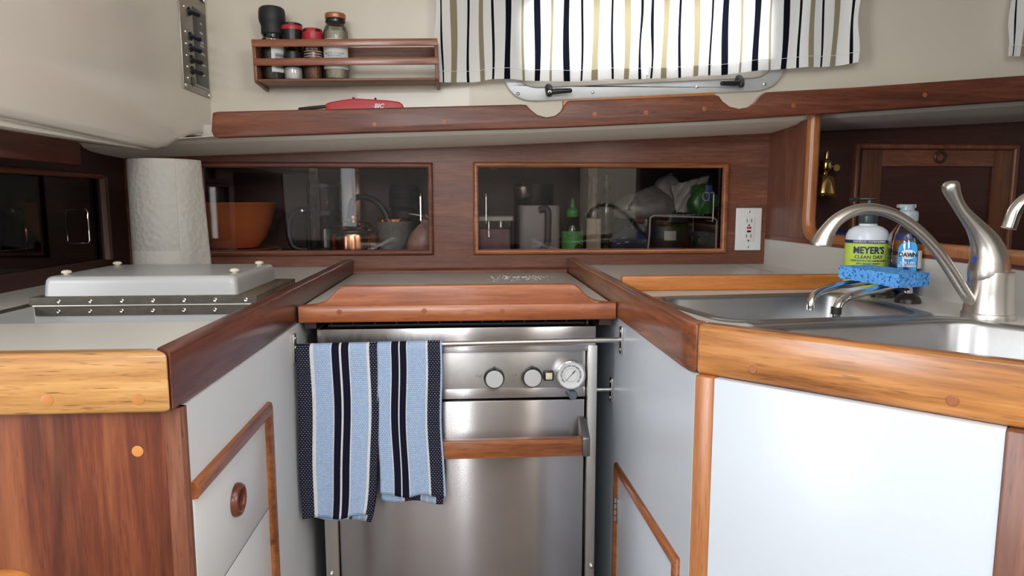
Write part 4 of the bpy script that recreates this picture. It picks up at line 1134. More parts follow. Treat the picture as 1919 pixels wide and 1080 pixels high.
# ================================================================== PAPER TOWEL
t = thing('paper_towel_roll', 'upright roll of white paper towel behind the icebox hatch', 'paper towel', (-.641, 1.525, ZC), local=True)
Mp = Mat('quilted_paper'); Mp.set(Roughness=.95); Mp.b.inputs['Base Color'].default_value = (.46, .44, .41, 1)
tc = Mp.node('ShaderNodeTexCoord'); vo = Mp.node('ShaderNodeTexVoronoi', Scale=90.0); Mp.link(tc.outputs['Object'], vo.inputs['Vector'])
bp = Mp.node('ShaderNodeBump', Strength=.7, Distance=.002); Mp.link(vo.outputs['Distance'], bp.inputs['Height']); Mp.link(bp.outputs[0], Mp.b.inputs['Normal'])
m_roll = Mp.m
r0 = .0715
MB().lathe([(.02, .0), (r0 - .002, .0), (r0, .002), (r0, .0695), (r0 - .0006, .0705), (r0, .0715), (r0 - .0003, .258), (r0 - .002, .2605), (.021, .2605), (.020, .258), (.020, .002)], seg=72).build('roll', m_roll, t)
MB().lathe([(.0205, .001), (.0205, .2602), (.0195, .2602), (.0195, .001)], seg=32).build('core', plain('cardboard', (.35, .25, .15), .9), t)
sh = MB()
def tail(u, v):
    a = -.9 + .95 * u
    r = r0 + .0012 + (.002 + .012 * v) * max(0, (u - .55) / .45) ** 1.5
    return (r * math.cos(a), r * math.sin(a), .260 - .258 * v)
sh.grid(tail, [k / 24 for k in range(25)], [k / 16 for k in range(17)])
sh.build('loose_sheet', m_roll, t, solid=.0008)

# ================================================================== OUTLET
a, b = ay(1378, 389, YP), ay(1426, 470, YP)
oc = Vector(((a.x + b.x) / 2 - .001, YP, (a.z + b.z) / 2))
t = thing('power_outlet', 'white GFCI power outlet on the mahogany bulkhead beside the glazed locker', 'outlet', oc, local=True)
MB().box((-.0365, -.0055, -.0585), (.0365, 0, .0585), .0025, 3).build('cover_plate', m_plate, t)
MB().box((-.0168, -.0072, -.0335), (.0168, -.004, .0335), .0008).build('receptacle', m_plate, t)
sl = MB()
for z in (.0235, -.0185):
    for x in (-.0062, .0062):
        MB().box((x - .0009, -.0076, z - .0045), (x + .0009, -.0066, z + .0045)).build('slot', m_dark, t)
    MB().lathe([(.0024, -.0066), (.0024, -.0076), (.0001, -.0076)], (0, 0, z - .0125), 14, 'y').build('ground_hole', m_dark, t)
MB().box((-.0062, -.0092, .0015), (.0062, -.0066, .0070), .0006).build('reset_button', m_redmetal, t)
MB().box((-.0055, -.0088, -.0085), (.0055, -.0066, -.0030), .0006).build('test_button', m_black, t)
for z in (.0485, -.0485): MB().lathe([(.003, -.005), (.003, -.0062), (.002, -.0068), (.0001, -.0068)], (0, 0, z), 14, 'y').build('screw', m_bracket, t)

# ================================================================== FAUCETS
fb = az(1855, 601, ZC); YF = .945
fx = ay(1854, 560, YF).x
t = thing('kitchen_faucet', 'brushed nickel single-lever faucet with a long arched spout by the sinks', 'faucet', (fx, YF, ZC))
A = lambda px, py, y=YF: ay(px, py, y)
MB().lathe([(.0345, 0), (.0345, .007), (.0335, .009), (.0325, .0095), (.0322, .0105), (.0300, .040), (.0288, .066), (.0284, .070)], (fx, YF, ZC), 44).build('base', m_nickel, t)
lp = [(1853.5, 533, 29.5), (1852.5, 520, 35), (1853, 508, 36), (1853.5, 495, 34.5), (1853, 480, 32), (1849, 462, 28), (1841, 445, 23), (1829, 427, 17.5), (1816, 411, 14), (1804, 396, 12), (1794.5, 381, 11.8), (1787, 366, 13.5), (1782.5, 354, 15.5), (1781, 346.5, 15.0), (1780, 342, 11.5), (1779.7, 339.8, 5)]
sp = smooth_path([(*A(x, y), r) for x, y, r in lp], 5)
MB().tube([p[:3] for p in sp], [p[3] * YF / F for p in sp], 28, flat=1.0).build('lever_handle', m_nickel, t, angle=60)
spp = [(1831, 572, 11.5, .945), (1812, 555, 11.5, .944), (1784, 510, 11.3, .942), (1752, 465, 11, .94), (1715, 428, 10.8, .938), (1675, 402, 10.6, .936), (1634, 391.5, 10.6, .934), (1598, 396, 11, .932), (1568, 413, 12.2, .93), (1549, 436, 15, .93), (1541, 452, 18, .93), (1538.5, 458.5, 19.5, .93), (1538, 461, 19.0, .93)]
sp = smooth_path([(*A(x, y, yy), r) for x, y, r, yy in spp], 6)
MB().tube([p[:3] for p in sp], [p[3] * YF / F for p in sp], 28).build('spout', m_nickel, t, angle=60)
lg = A(1826, 487, YF - .026)
MB().lathe([(.0036, 0), (.0034, -.0012), (.0001, -.0015)], lg, 18, 'y', sx=.8, sy=1.5).build('logo_badge', plain('blue_badge', (.03, .05, .32), .3), t)
# second tap: only its spout reaches the frame
t = thing('water_tap', 'slim chrome tap whose curved spout enters at the frame edge beyond the main faucet', 'faucet', (.785, .83, ZC))
Y2 = .83
sp = smooth_path([(*ay(x, y, Y2), 0) for x, y in ((2045, 640), (2043, 520), (2035, 430), (2005, 385), (1960, 366), (1925, 374), (1903, 395), (1893, 420), (1890, 428))], 6)
MB().tube([p[:3] for p in sp], .0085, 20).build('spout', m_chrome, t, angle=60)
q = ay(2045, 640, Y2)
MB().lathe([(.022, 0), (.022, .01), (.012, .014), (.012, .04)], (q.x, q.y, ZC), 28).build('base', m_chrome, t)
# two foot-pump spouts
def pump_spout(label, base, path, black=None):
    t = thing('pump_spout', label, 'spout', (base[0], base[1], ZC))
    c = MB().lathe([(.0195, 0), (.0195, .004), (.0175, .009), (.0135, .013), (.0095, .0165), (.0001, .017)], (base[0], base[1], ZC), 30)
    for v in c.bm.verts:
        a = math.atan2(v.co.y - base[1], v.co.x - base[0]); k = 1 + .05 * (round(a / (2 * PI) * 30) % 2)
        v.co.x = base[0] + (v.co.x - base[0]) * k; v.co.y = base[1] + (v.co.y - base[1]) * k
    c.build('knurled_collar', m_bronzepump, t)
    P = smooth_path(path, 7)
    MB().tube([p[:3] for p in P], .0068, 18).build('tube', m_chrome, t, angle=60)
    if black:
        MB().tube([Vector(P[-1]) + Vector((0, 0, .022)), Vector(P[-1]) + Vector((0, 0, .011))], .0078, 18).build('band', m_rubber, t)
bA, bB = (.752, 1.178), (.752, 1.108)
pump_spout('chrome foot-pump spout with bare tip, farther from the main faucet', bA,
           [(bA[0], bA[1], ZC + .012), (bA[0] - .001, bA[1], ZC + .024), (bA[0] - .012, 1.172, ZC + .030), (bA[0] - .04, 1.16, ZC + .031), (.62, 1.115, ZC + .026), (.585, 1.098, ZC + .019), (.573, 1.09, ZC + .007), (.571, 1.088, ZC - .008)])
pump_spout('chrome foot-pump spout with black band near its tip', bB,
           [(bB[0], bB[1], ZC + .012), (bB[0] - .001, bB[1], ZC + .024), (bB[0] - .010, 1.104, ZC + .029), (bB[0] - .035, 1.095, ZC + .030), (.615, 1.035, ZC + .024), (.588, 1.024, ZC + .017), (.577, 1.019, ZC + .004), (.575, 1.017, ZC - .014)], True)
# sponge across the spouts
Ms = Matrix.Translation((.700, 1.102, ZC + .0365)) @ Matrix.Rotation(math.radians(-72), 4, 'Z') @ Matrix.Rotation(math.radians(2), 4, 'Y')
m = MB()
t_ = bmesh.new(); bmesh.ops.create_cube(t_, size=1)
for v in t_.verts: v.co = Vector((v.co.x * .118, v.co.y * .070, v.co.z * .022 + .011))
bmesh.ops.subdivide_edges(t_, edges=t_.edges[:], cuts=46, use_grid_fill=True)
from mathutils import noise as _nz
t_.normal_update()
nrm = [v.normal.copy() for v in t_.verts]
for v, n_ in zip(t_.verts, nrm):
    a_ = _nz.noise(v.co * 240); b_ = _nz.noise(v.co * 520 + Vector((3, 1, 7)))
    v.co -= n_ * (.0008 * min(1, max(0, a_ - .05) * 3) + .0006 * min(1, max(0, b_ - .05) * 3))
bmesh.ops.transform(t_, matrix=Ms, verts=t_.verts)
m._merge(t_)
tag(m.build('sponge', m_sponge, angle=50), 'bright blue cellulose sponge lying across the foot-pump spouts', 'sponge')

# ================================================================== BOTTLES
SX_, SY_ = .772, 1.270
t = thing('hand_soap_bottle', 'pump bottle of hand soap with lime green label against the splashback', 'bottle', (SX_, SY_, ZC), (0, 0, math.radians(-22)), local=True)
b = [(.0001, 0), (.036, 0), (.0385, .004), (.0385, .098), (.0375, .108), (.0335, .117), (.025, .1235), (.0165, .126), (.0155, .129), (.0155, .133)]
MB().lathe(b, seg=48, sy=.82).build('bottle_body', m_soap, t)
lb = MB().lathe([(.0388, .008), (.0389, .0925), (.0386, .0925), (.0385, .008)], seg=48, sy=.82).build('label', m_lime, t)
MB().lathe([(.0390, .0926), (.0391, .099), (.0387, .099), (.0386, .0926)], seg=48, sy=.82).build('label_band', m_navyink, t)
fm = lambda x, z: Matrix.Scale(.86, 4, (0, 1, 0)) @ frontM(x, -.0388, z)
text('label_text', 'INSPIRING HOMEKEEPING', .0052, fm(0, .0958), m_paper, t, wrap=.039, sx=1.0)
text('label_text', 'MEYER\u2019S', .0178, fm(-.001, .0795), m_navyink, t, wrap=.039, bold=.0005, sx=.88)
text('label_text', 'CLEAN DAY', .0090, fm(-.001, .0670), m_navyink, t, wrap=.039, sx=1.05)
for k, s in enumerate(('CONCENTRATED HAND SOAP', 'plant derived cleaners', 'with essential oils')):
    text('label_text', s, .0048, fm(-.001, .0600 - k * .0048), m_navyink, t, wrap=.039)
MB().lathe([(.0085, 0), (.0085, -.0006), (.0001, -.0006)], (-.004, -.0318, .0365), 28, 'y').build('label_emblem', m_paper, t)
text('label_text', 'LEMON', .0048, fm(-.004, .037), m_navyink, t, wrap=.039, depth=.0008)
for z in (.044, .038, .032):
    text('label_text', 'verbena scent', .0042, fm(.0165, z), m_navyink, t, wrap=.039)
    text('label_text', '12.5 fl oz', .0042, fm(-.0215, z), m_navyink, t, wrap=.039)
MB().lathe([(.0165, .130), (.0170, .132), (.0170, .144), (.0150, .147), (.006, .148), (.0055, .158), (.0050, .175)], seg=28).build('pump_collar', m_pump, t)
hd = MB().box((-.018, -.008, .1745), (.014, .008, .1785), .0015)
hd.tube([(-.008, 0, .1765), (-.026, -.004, .1762), (-.036, -.006, .1745)], .0035, 12)
hd.build('pump_head', m_black, t)
# dish soap
t = thing('dish_soap_bottle', 'clear dish soap bottle with blue label and blue liquid, behind the sponge', 'bottle', (.8015, 1.2, ZC), (0, 0, math.radians(-10)), local=True)
MB().lathe([(.0001, 0), (.024, 0), (.0262, .004), (.0265, .02), (.0264, .100), (.0240, .112), (.0190, .124), (.0135, .130), (.0120, .136)], seg=40, sy=1.25).build('bottle_body', m_glass, t)
MB().lathe([(.0001, .002), (.0235, .002), (.0252, .006), (.0252, .057), (.0001, .058)], seg=32, sy=1.25).build('liquid', m_dawnliq, t)
lbm = MB().slab([(p.x, p.y) for p in round_poly([(-.022, .012), (.006, .012), (.006, .066), (.001, .076), (-.016, .076), (-.022, .068)], .006, 5)], [], 'y', -.0345, -.0338)
lbm = MB()
lo_ = round_poly([(-.023, .034), (.008, .034), (.008, .088), (.003, .100), (-.016, .100), (-.023, .090)], .006, 5)
def bend(x, z, r=.0272): a = x / r; return (r * math.sin(a), -r * math.cos(a) * 1.25, z)
lbm.rings([[bend(p.x, p.y) for p in lo_], [bend(p.x, p.y, .0268) for p in lo_]])
lbm.build('label', m_dawnlab, t, angle=20)
Md = Matrix.Scale(1.25, 4, (0, 1, 0))
text('label_text', 'DAWN', .0118, Md @ frontM(0, -.0273, .0545), m_navyink, t, wrap=.0272, bold=.0005, sx=.85) if False else None
def dtext(s, size, x, z, mat, **k):
    text('label_text', s, size, Md @ Matrix.Rotation(x / .0274, 4, 'Z') @ frontM(0, -.0274, z), mat, t, wrap=.0274, **k)
pl_ = MB(); lo2 = [(-.0075 - .0105 + .0105 * 1.0 * math.cos(a) + .0105 * .0 , .0585 + .0075 * math.sin(a)) for a in [2 * PI * k / 24 for k in range(24)]]
lo2 = [(-.0075 + .0125 * math.cos(a), .0775 + .0085 * math.sin(a)) for a in [2 * PI * k / 24 for k in range(24)]]
pl_.rings([[bend(x, z, .0274) for x, z in lo2], [bend(x, z, .0271) for x, z in lo2]]); pl_.build('label_cloud', m_plate, t, angle=20)
dtext('DAWN', .0105, -.0075, .0765, m_navyink, bold=.0004, sx=.85)
dtext('50% LESS', .0062, -.0075, .062, m_plate, bold=.0002)
dtext('SCRUBBING', .0055, -.0075, .0565, m_plate, bold=.0002)
bk = MB(); bk.rings([[bend(x, z, .0268) for x in [.010 + .034 * k / 10 for k in range(11)]] for z in (.052, .084)], False, False, closed=False); bk.build('back_label', m_paper, t)
MB().lathe([(.0130, .134), (.0185, .136), (.0190, .140), (.0188, .151), (.0170, .154), (.0120, .156), (.0115, .164), (.0120, .1655), (.0001, .166)], seg=28).box((-.0165, -.007, .160), (.0125, .007, .1665), .001).build('flip_cap', m_clearcap, t)

# ================================================================== PASSAGE: cabinet door, lamp, cushion
t = thing('framed_locker', 'dark wooden locker door with moulded surround in the shaded compartment', 'cupboard', (1.305, YP, .93))
pr = [(0, 0), (.002, .012), (.006, .016), (.012, .016), (.016, .012), (.018, 0)]
MB().sweep([(1.066, YP, .90), (1.066, YP, 1.262), (1.545, YP, 1.262), (1.545, YP, .90)], [(-a, b) for a, b in pr], (0, -1, 0)).build('door_surround', m_panel_z, t, angle=50)
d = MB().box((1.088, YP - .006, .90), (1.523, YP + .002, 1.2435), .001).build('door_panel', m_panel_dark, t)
def stile(x0, x1, s):
    w = .014
    pts = [(x0, .905), (x1, .905), (x1, 1.155), (x1 - (w if s < 0 else 0), 1.17), (x1 - (w if s < 0 else 0), 1.19), (x1, 1.2035), (x1, 1.2435), (x0, 1.2435), (x0, 1.2035), (x0 + (w if s > 0 else 0), 1.19), (x0 + (w if s > 0 else 0), 1.17), (x0, 1.155)]
    MB().slab([(a, b) for a, b in pts], [], 'y', YP - .012, YP - .005, .001).build('stile', m_shst, d)
m_shst = wood('shaded_teak_stile', lin(74, 40, 26), lin(102, 60, 40), lin(124, 78, 54), axis='z', rough=.42, coat=.1, broad=6)
stile(1.089, 1.146, 0); stile(1.470, 1.522, 0)
MB().box((1.146, YP - .011, 1.199), (1.470, YP - .005, 1.2435), .001).build('top_rail', m_panel, d)
rp = []
kc = (1.311, 1.225)
for k in range(29):
    a = 2 * PI * k / 28
    rp.append([(kc[0] + r * math.cos(a), YP - .011 - y, kc[1] + r * math.sin(a)) for r, y in ((.018, 0), (.018, .004), (.016, .006), (.0125, .006), (.011, .003), (.011, -.002))])
MB().rings(rp, False, False).build('finger_pull', m_panel_dark, d)
MB().lathe([(.011, 0), (.0001, .001)], (kc[0], YP - .0108, kc[1]), 24, 'y').build('finger_hole', m_dark, d)
# brass lamp
lx = .945; ly = 1.775
LM = Matrix.Rotation(math.radians(4), 4, 'Y')
t = thing('brass_lamp', 'small polished brass gimbal lamp hanging upside down in the dark compartment', 'lamp', (lx, ly, 1.115), (0, math.radians(4), 0), local=True)
MB().lathe([(.039, .001), (.0395, .0035), (.0375, .006), (.034, .009), (.026, .050), (.0235, .054), (.010, .056), (.0075, .060)], seg=36).build('shade', m_brass, t)
MB().lathe([(.0382, .003), (.034, .0055), (.0001, .007)], seg=32).build('shade_lining', m_plate, t)
MB().lathe([(.0075, .058), (.009, .064), (.0135, .069), (.0155, .076), (.0150, .092), (.0125, .096), (.007, .098), (.005, .100), (.004, .116), (.0030, .121), (.0001, .122)], seg=28).build('lamp_body', m_brass, t)
MB().tube([(-.028, .010, .082), (-.015, 0, .082), (.015, 0, .082), (.03, .012, .080)], .0032, 10).build('gimbal_arm', m_brass, t)
MB().tube([(.03, .010, .080), (.042, .05, .074), (.042, .075, .074)], .005, 12).build('wall_arm', m_brass, t)
MB().lathe([(.009, .004), (.009, .014), (.006, .017), (.0001, .017)], (.034, 0, .079), 20, 'y').build('clamp_screw', m_brass, t)
m = MB().box((.87, 1.64, .88), (1.13, 1.84, 1.022), .012, 3)
tag(m.build('seat_cushion', m_blue), 'blue fabric cushion low in the dark compartment beyond the splashback', 'cushion')
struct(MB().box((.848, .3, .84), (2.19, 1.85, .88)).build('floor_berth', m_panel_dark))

# ================================================================== LOCKER CONTENTS
ZL = .9560
def L(px, Y, py=400): return ay(px, py, Y).x
def zz(py, Y, px=873): return ay(px, py, Y).z
t = thing('mixing_bowl', 'large terracotta bowl on plates behind the smoked pane', 'bowl', (L(437, 2.02), 2.02, ZL + .017), local=True)
MB().lathe([(.0001, 0), (.062, 0), (.066, .003), (.088, .030), (.104, .070), (.1155, .118), (.120, .1245), (.1185, .128), (.114, .126), (.100, .075), (.082, .034), (.05, .010), (.0001, .008)], seg=56).build('bowl', m_terra, t)
for k in range(2):
    z0 = ZL + .0005 + k * .0085
    m = MB().lathe([(.0001, 0), (.07, 0), (.09, .002), (.126, .0065), (.1265, .0078), (.09, .0045), (.0001, .003)], (L(437, 2.02), 2.02, z0), 56)
    tag(m.build('plate', m_terra if k else m_plate), ('upper dinner plate' if k else 'lower dinner plate') + ' stacked under the terracotta bowl', 'plate')
# french press
fx_, fy_ = L(608, 2.07), 2.07
t = thing('french_press', 'black framed glass french press with big handle beside the terracotta bowl', 'coffee press', (fx_, fy_, ZL), local=True)
MB().lathe([(.0001, .006), (.047, .006), (.049, .01), (.049, .185), (.051, .19)], seg=40).build('glass_beaker', m_glass, t)
m = MB().lathe([(.052, 0), (.052, .012), (.050, .014), (.050, .004), (.0001, .004)], seg=40).lathe([(.0515, .108), (.0515, .120), (.050, .120), (.050, .108)], seg=40)
for a in (0, PI / 2, PI, 3 * PI / 2):
    m.box((.0495, -.006, .004), (.0525, .006, .120), M=Matrix.Rotation(a + .6, 4, 'Z'))
m.build('frame', m_black, t)
MB().lathe([(.052, .188), (.052, .198), (.046, .205), (.012, .209), (.0001, .209)], seg=40).build('lid', m_black, t)
MB().tube(smooth_path([(-.048, 0, .118), (-.070, 0, .122), (-.092, 0, .112), (-.104, 0, .080), (-.104, 0, .045), (-.094, 0, .016), (-.070, 0, .006), (-.048, 0, .008)], 6), .0095, 14).build('handle', m_black, t)
MB().lathe([(.006, 0), (.005, -.002), (.0001, -.003)], (-.064, -.0095, .120), 16, 'y').build('rivet', m_bracket, t)
# copper kettle
kx, ky = L(655, 1.945), 1.945 
t = thing('copper_kettle', 'shiny copper kettle with arched black handle in front of the reflection boards', 'kettle', (L(662, 1.945), 1.945, ZL), local=True)
kx = L(668, 1.95)
prof_k = [(.0001, 0), (.060, 0), (.064, .006), (.065, .050), (.062, .066), (.056, .074), (.052, .078), (.050, .084)]
MB().lathe(prof_k, seg=48).build('kettle_body', m_copper, t)
MB().lathe([(.0665, .060), (.0675, .064), (.0665, .068)], seg=48).build('rim_band', m_black, t)
MB().lathe([(.051, .083), (.046, .090), (.030, .094), (.010, .096), (.0001, .096)], seg=40).lathe([(.006, .095), (.011, .100), (.011, .108), (.0001, .112)], seg=24).build('lid', m_copper, t)
MB().tube(smooth_path([(-.01, .0, .098), (.0, .0, .150), (.03, .0, .160), (.066, .0, .145), (.090, .0, .112), (.094, .0, .085), (.076, .0, .070)], 6), .0085, 12, flat=1.2).build('handle', m_black, t)
# copper lamp with chimney, seen through the press
t = thing('copper_burner', 'little copper burner glinting through the french press glass', 'burner', (L(590, 2.165), 2.165, ZL), local=True)
MB().lathe([(.0001, 0), (.030, 0), (.032, .06), (.026, .085), (.020, .10), (.022, .118), (.024, .130), (.012, .140), (.006, .158), (.0001, .160)], seg=32).build('burner_body', m_copper, t)
# stoneware mug
t = thing('stoneware_mug', 'grey embossed stoneware mug between the kettle and the clear bag', 'mug', (L(739, 1.965), 1.965, ZL), local=True)
MB().lathe([(.0001, 0), (.043, 0), (.046, .006), (.0505, .094), (.0495, .099), (.047, .097), (.042, .008), (.0001, .006)], seg=44).build('mug_body', m_mug, t)
MB().lathe([(.0507, .092), (.0515, .098), (.0495, .101), (.0475, .098)], seg=44).build('rim', m_copper, t)
t = thing('grinder_jar', 'black ribbed canister behind the stoneware mug', 'canister', (L(758, 2.08), 2.08, ZL), local=True)
m = MB().lathe([(.0001, 0), (.040, 0), (.042, .01), (.042, .12), (.036, .128)] + [(.044 + (.002 if k % 2 else 0), .13 + k * .006) for k in range(11)] + [(.040, .198), (.0001, .2)], seg=36)
m.build('canister', m_blackm, t)
# bag of shallots
bgx, bgy = L(786, 1.908), 1.908
t = thing('produce_bag', 'twisted clear bag of pink mottled onions beside the locker handle', 'bag', (bgx, bgy, ZL), local=True)
m = MB()
rg = []
for k in range(18):
    f = k / 17; z = .004 + .108 * f
    r = .036 * (math.sin(PI * min(1, .25 + f * .95)) ** .7 if f < .8 else 0) + .005 + .004 * f
    if f >= .8: r = .012 - .03 * (f - .8) + .02 * max(0, f - .9)
    rg.append([(r * (1 + .12 * math.sin(a * 3 + f * 4) + .08 * math.sin(a * 7 + f * 9)) * math.cos(a) + .022 * f, .72 * r * math.sin(a), z) for a in [2 * PI * q / 36 for q in range(36)]])
m.rings(rg).build('bag_body', m_pinkbag, t, angle=180)
MB().tube(smooth_path([(.022, -.008, .098), (.004, -.012, .108), (-.03, -.012, .114)], 5), [.003] * 10 + [.001], 8).build('twist_tie', m_bracket, t)
# upright boards added to imitate a bright reflection in the pane
t = thing('reflection_board', 'added pale narrow board standing in for a pane reflection behind the copper kettle', 'board', (L(653, 2.15), 2.15, ZL))
MB().box((L(644, 2.14), 2.14, ZL), (L(661, 2.14), 2.165, ZL + .262), .003).build('board', plain('pale_pink_reflection', (.55, .43, .38), .5, var=.08), t)
t = thing('reflection_board', 'added honey-coloured board standing in for a pane reflection behind the copper kettle', 'board', (L(668, 2.13), 2.13, ZL))
MB().box((L(664, 2.12), 2.12, ZL), (L(675, 2.12), 2.15, ZL + .262), .003).build('board', m_honey, t)

# --- second locker
t = thing('storage_tub', 'clear tub of mauve contents with pale lid beside the locker stile', 'tub', (L(925, 1.96), 1.96, ZL), local=True)
w_ = .049
rg = [[(p.x, p.y, z) for p in round_poly([(-w, -w * 1.2), (w, -w * 1.2), (w, w * 1.2), (-w, w * 1.2)], .01, 4)] for w, z in ((w_ - .004, .001), (w_, .006), (w_ + .001, .095))]
MB().rings(rg).build('tub_body', m_glass, t)
rg = [[(p.x, p.y, z) for p in round_poly([(-w, -w * 1.2), (w, -w * 1.2), (w, w * 1.2), (-w, w * 1.2)], .01, 4)] for w, z in ((w_ - .008, .004), (w_ - .004, .01), (w_ - .004, .07))]
MB().rings(rg).jitter(.004, 40).build('contents', m_pink, t)
rg = [[(p.x, p.y, z) for p in round_poly([(-w, -w * 1.2), (w, -w * 1.2), (w, w * 1.2), (-w, w * 1.2)], .01, 4)] for w, z in ((w_ + .003, .093), (w_ + .005, .095), (w_ + .005, .105), (w_ + .002, .107))]
MB().rings(rg).build('lid', m_ivory, t)
t = thing('pitcher', 'grey plastic pitcher with charcoal grip behind the smoked pane', 'pitcher', (L(1009, 1.97), 1.97, ZL), local=True)
MB().slab([(p.x, p.y) for p in round_poly([(-.058, -.045), (.058, -.045), (.058, .045), (-.058, .045)], .018, 6)], [[(p.x, p.y) for p in round_poly([(-.054, -.041), (.054, -.041), (.054, .041), (-.054, .041)], .015, 6)]], 'z', .0, .136, .001).build('pitcher_body', m_pitch, t)
MB().box((-.054, -.041, .001), (.054, .041, .004)).build('pitcher_base', m_pitch, t)
MB().tube(smooth_path([(-.002, -.047, .123), (.012, -.052, .127), (.0205, -.056, .118), (.021, -.057, .075), (.019, -.055, .028), (.006, -.051, .012), (-.002, -.048, .008)], 6), .0095, 14).build('handle', m_pitchh, t)
t = thing('measuring_cup', 'tiny steel measuring cup hooked above the grey pitcher', 'cup', (L(984, 2.03), 2.03, zz(372, 2.03)), (0, math.radians(-12), 0), local=True)
MB().lathe([(.0001, .001), (.019, .001), (.021, .004), (.0225, .034), (.025, .0355), (.0245, .037), (.0215, .036), (.0195, .005), (.0001, .004)], seg=32).build('cup', m_bracket, t)
MB().tube([(.002, -.022, .034), (.000, -.02, .055), (-.004, -.012, .075), (-.004, 0, .088)], .0014, 8).build('hook', m_brass, t)
t = thing('cooking_pot', 'dark round pot at the back of the locker above the pitcher', 'pot', (L(1000, 2.13), 2.13, ZL), local=True)
MB().lathe([(.0001, 0), (.055, 0), (.06, .01), (.062, .19), (.064, .20), (.06, .2), (.056, .02), (.0001, .01)], seg=40).build('pot_body', m_black, t)
# slotted shelf under the locker head
t = thing('slotted_rack', 'ivory slotted plastic rack hung under the locker top', 'rack', (L(1005, 1.98), 1.98, 1.2), local=True)
xa, xb = L(890, 1.98) - L(1005, 1.98), L(1114, 1.98) - L(1005, 1.98)
m = MB()
m.rings([[(xa, y, z) for y, z in ((-.07, .0), (-.07, .012), (.07, .012), (.07, 0))], [(xb, y, z + .018) for y, z in ((-.07, 0), (-.07, .010), (.07, .010), (.07, 0))]])
for k in range(15):
    x = xa + .006 + k * .0155
    m.box((x, -.072, .010 + k * .0012), (x + .009, -.066, .040))
m.build('rack_body', m_ivory, t)
for x in (-.128, .055):
    MB().ball((x, -.05, .002 + (x + .17) * .05), .016, (1.3, 1, .75)).build('rack_clip', m_ivory, t)
# squeeze bottle
def bottle(name, label, px, Y, rbody, hbody, mat, parts):
    t = thing(name, label, 'bottle', (L(px, Y), Y, ZL), local=True)
    MB().lathe([(.0001, 0), (rbody * .93, 0), (rbody, .004), (rbody, hbody * .62), (rbody * .9, hbody * .75), (rbody * .45, hbody * .95), (rbody * .4, hbody)], seg=36).build('bottle_body', mat, t)
    for n, pr_, mt in parts: MB().lathe(pr_, seg=36).build(n, mt, t)
    return t
t = bottle('squeeze_bottle', 'squeeze bottle with pointed green cap and green label', 1073, 1.935, .030, .112, m_honeyd, [
    ('label', [(.0304, .006), (.0306, .064), (.0302, .064), (.0302, .006)], m_green),
    ('nozzle_cap', [(.0155, .104), (.0165, .106), (.0165, .122), (.0120, .127), (.0075, .130), (.0045, .150), (.002, .156), (.0001, .157)], m_green)])
text('label_text', 'Raw Honey', .0085, frontM(0, -.0308, .052), m_ink, t, wrap=.0308)
MB().ball((.012, -.0275, .018), .014, (1, .25, .8)).build('label_picture', m_dark, t)
t = bottle('oil_bottle', 'dark oil bottle with cream label next to the green squeeze bottle', 1112, 1.95, .024, .17, m_honeyd, [('neck', [(.0096, .165), (.0098, .2), (.012, .202), (.012, .215), (.0001, .216)], m_black)])
MB().rings([[(.0244 * math.cos(a), .0244 * math.sin(a), z) for a in [(-2.6 + k / 14 * 2.0) for k in range(15)]] for z in (.004, .098)], False, False, closed=False).build('label', plain('cream_label', (.48, .42, .34), .6, var=.35, scale=60), t)
t = bottle('oil_bottle', 'dark oil bottle without label standing nearer the locker middle', 1136, 2.0, .027, .185, m_honeyd, [('neck', [(.0108, .18), (.0108, .205), (.013, .207), (.013, .222), (.0001, .223)], m_black)])
# wire shelf rack
t = thing('wire_shelf', 'ivory coated wire shelf carrying the crumpled bags', 'rack', (L(1280, 1.97), 1.97, ZL), local=True)
xa, xb = L(1217, 1.93) - L(1280, 1.97), .085
zs_ = zz(405, 1.93) - ZL
for y in (-.045, .16):
    MB().tube(smooth_path([(xa - .004, y, .001), (xa, y, zs_ * .5), (xa + .001, y, zs_ - .012), (xa + .006, y, zs_ - .003), (xa + .014, y, zs_)], 4) + [Vector((xb - .01, y, zs_ - .006)), Vector((xb, y, zs_ - .014)), Vector((xb, y, .001))], .0027, 10).build('leg_wire', m_ivory, t)
m = MB()
for k in range(13):
    x = xa + .016 + k * .0115
    m.tube([(x, -.046, zs_ + .002), (x, .16, zs_ + .002)], .0016, 6)
m.build('shelf_wires', m_ivory, t)
zsw = ZL + zs_ + .004
# crumpled bags
def lump(name, label, px, Y, base, sx, sy, sz, mat, seed, lean=0.0, pin=.45):
    t = thing(name, label, 'bag', (L(px, Y), Y, base), local=True)
    m = MB().ball((0, 0, 0), 1, sub=4)
    from mathutils import noise
    for v in m.bm.verts:
        c = v.co.copy()
        k = 1 + .22 * noise.noise(c * 1.6 + Vector((seed, 0, 0))) + .10 * abs(noise.noise(c * 4 + Vector((0, seed, 0)))) + .05 * noise.noise(c * 9 + Vector((seed, seed, 0)))
        z = c.z * k
        pinch = 1 - pin * max(0, z)
        v.co = Vector((c.x * k * sx * pinch + lean * (z + 1) * sz, c.y * k * sy * pinch, (max(z, -.8) + .8) * sz))
    m.build('bag_body', mat, t, angle=180)
    return t
t = lump('crumpled_bag', 'limp grey translucent bag slumped over the wire shelf', 1195, 2.0, zsw - .014, .098, .055, .050, m_bag2, 3.1, .35)
t = lump('crumpled_bag', 'crumpled white food bag standing on the wire shelf', 1243, 2.07, zsw, .060, .045, .066, m_bag, 5.3, .1)
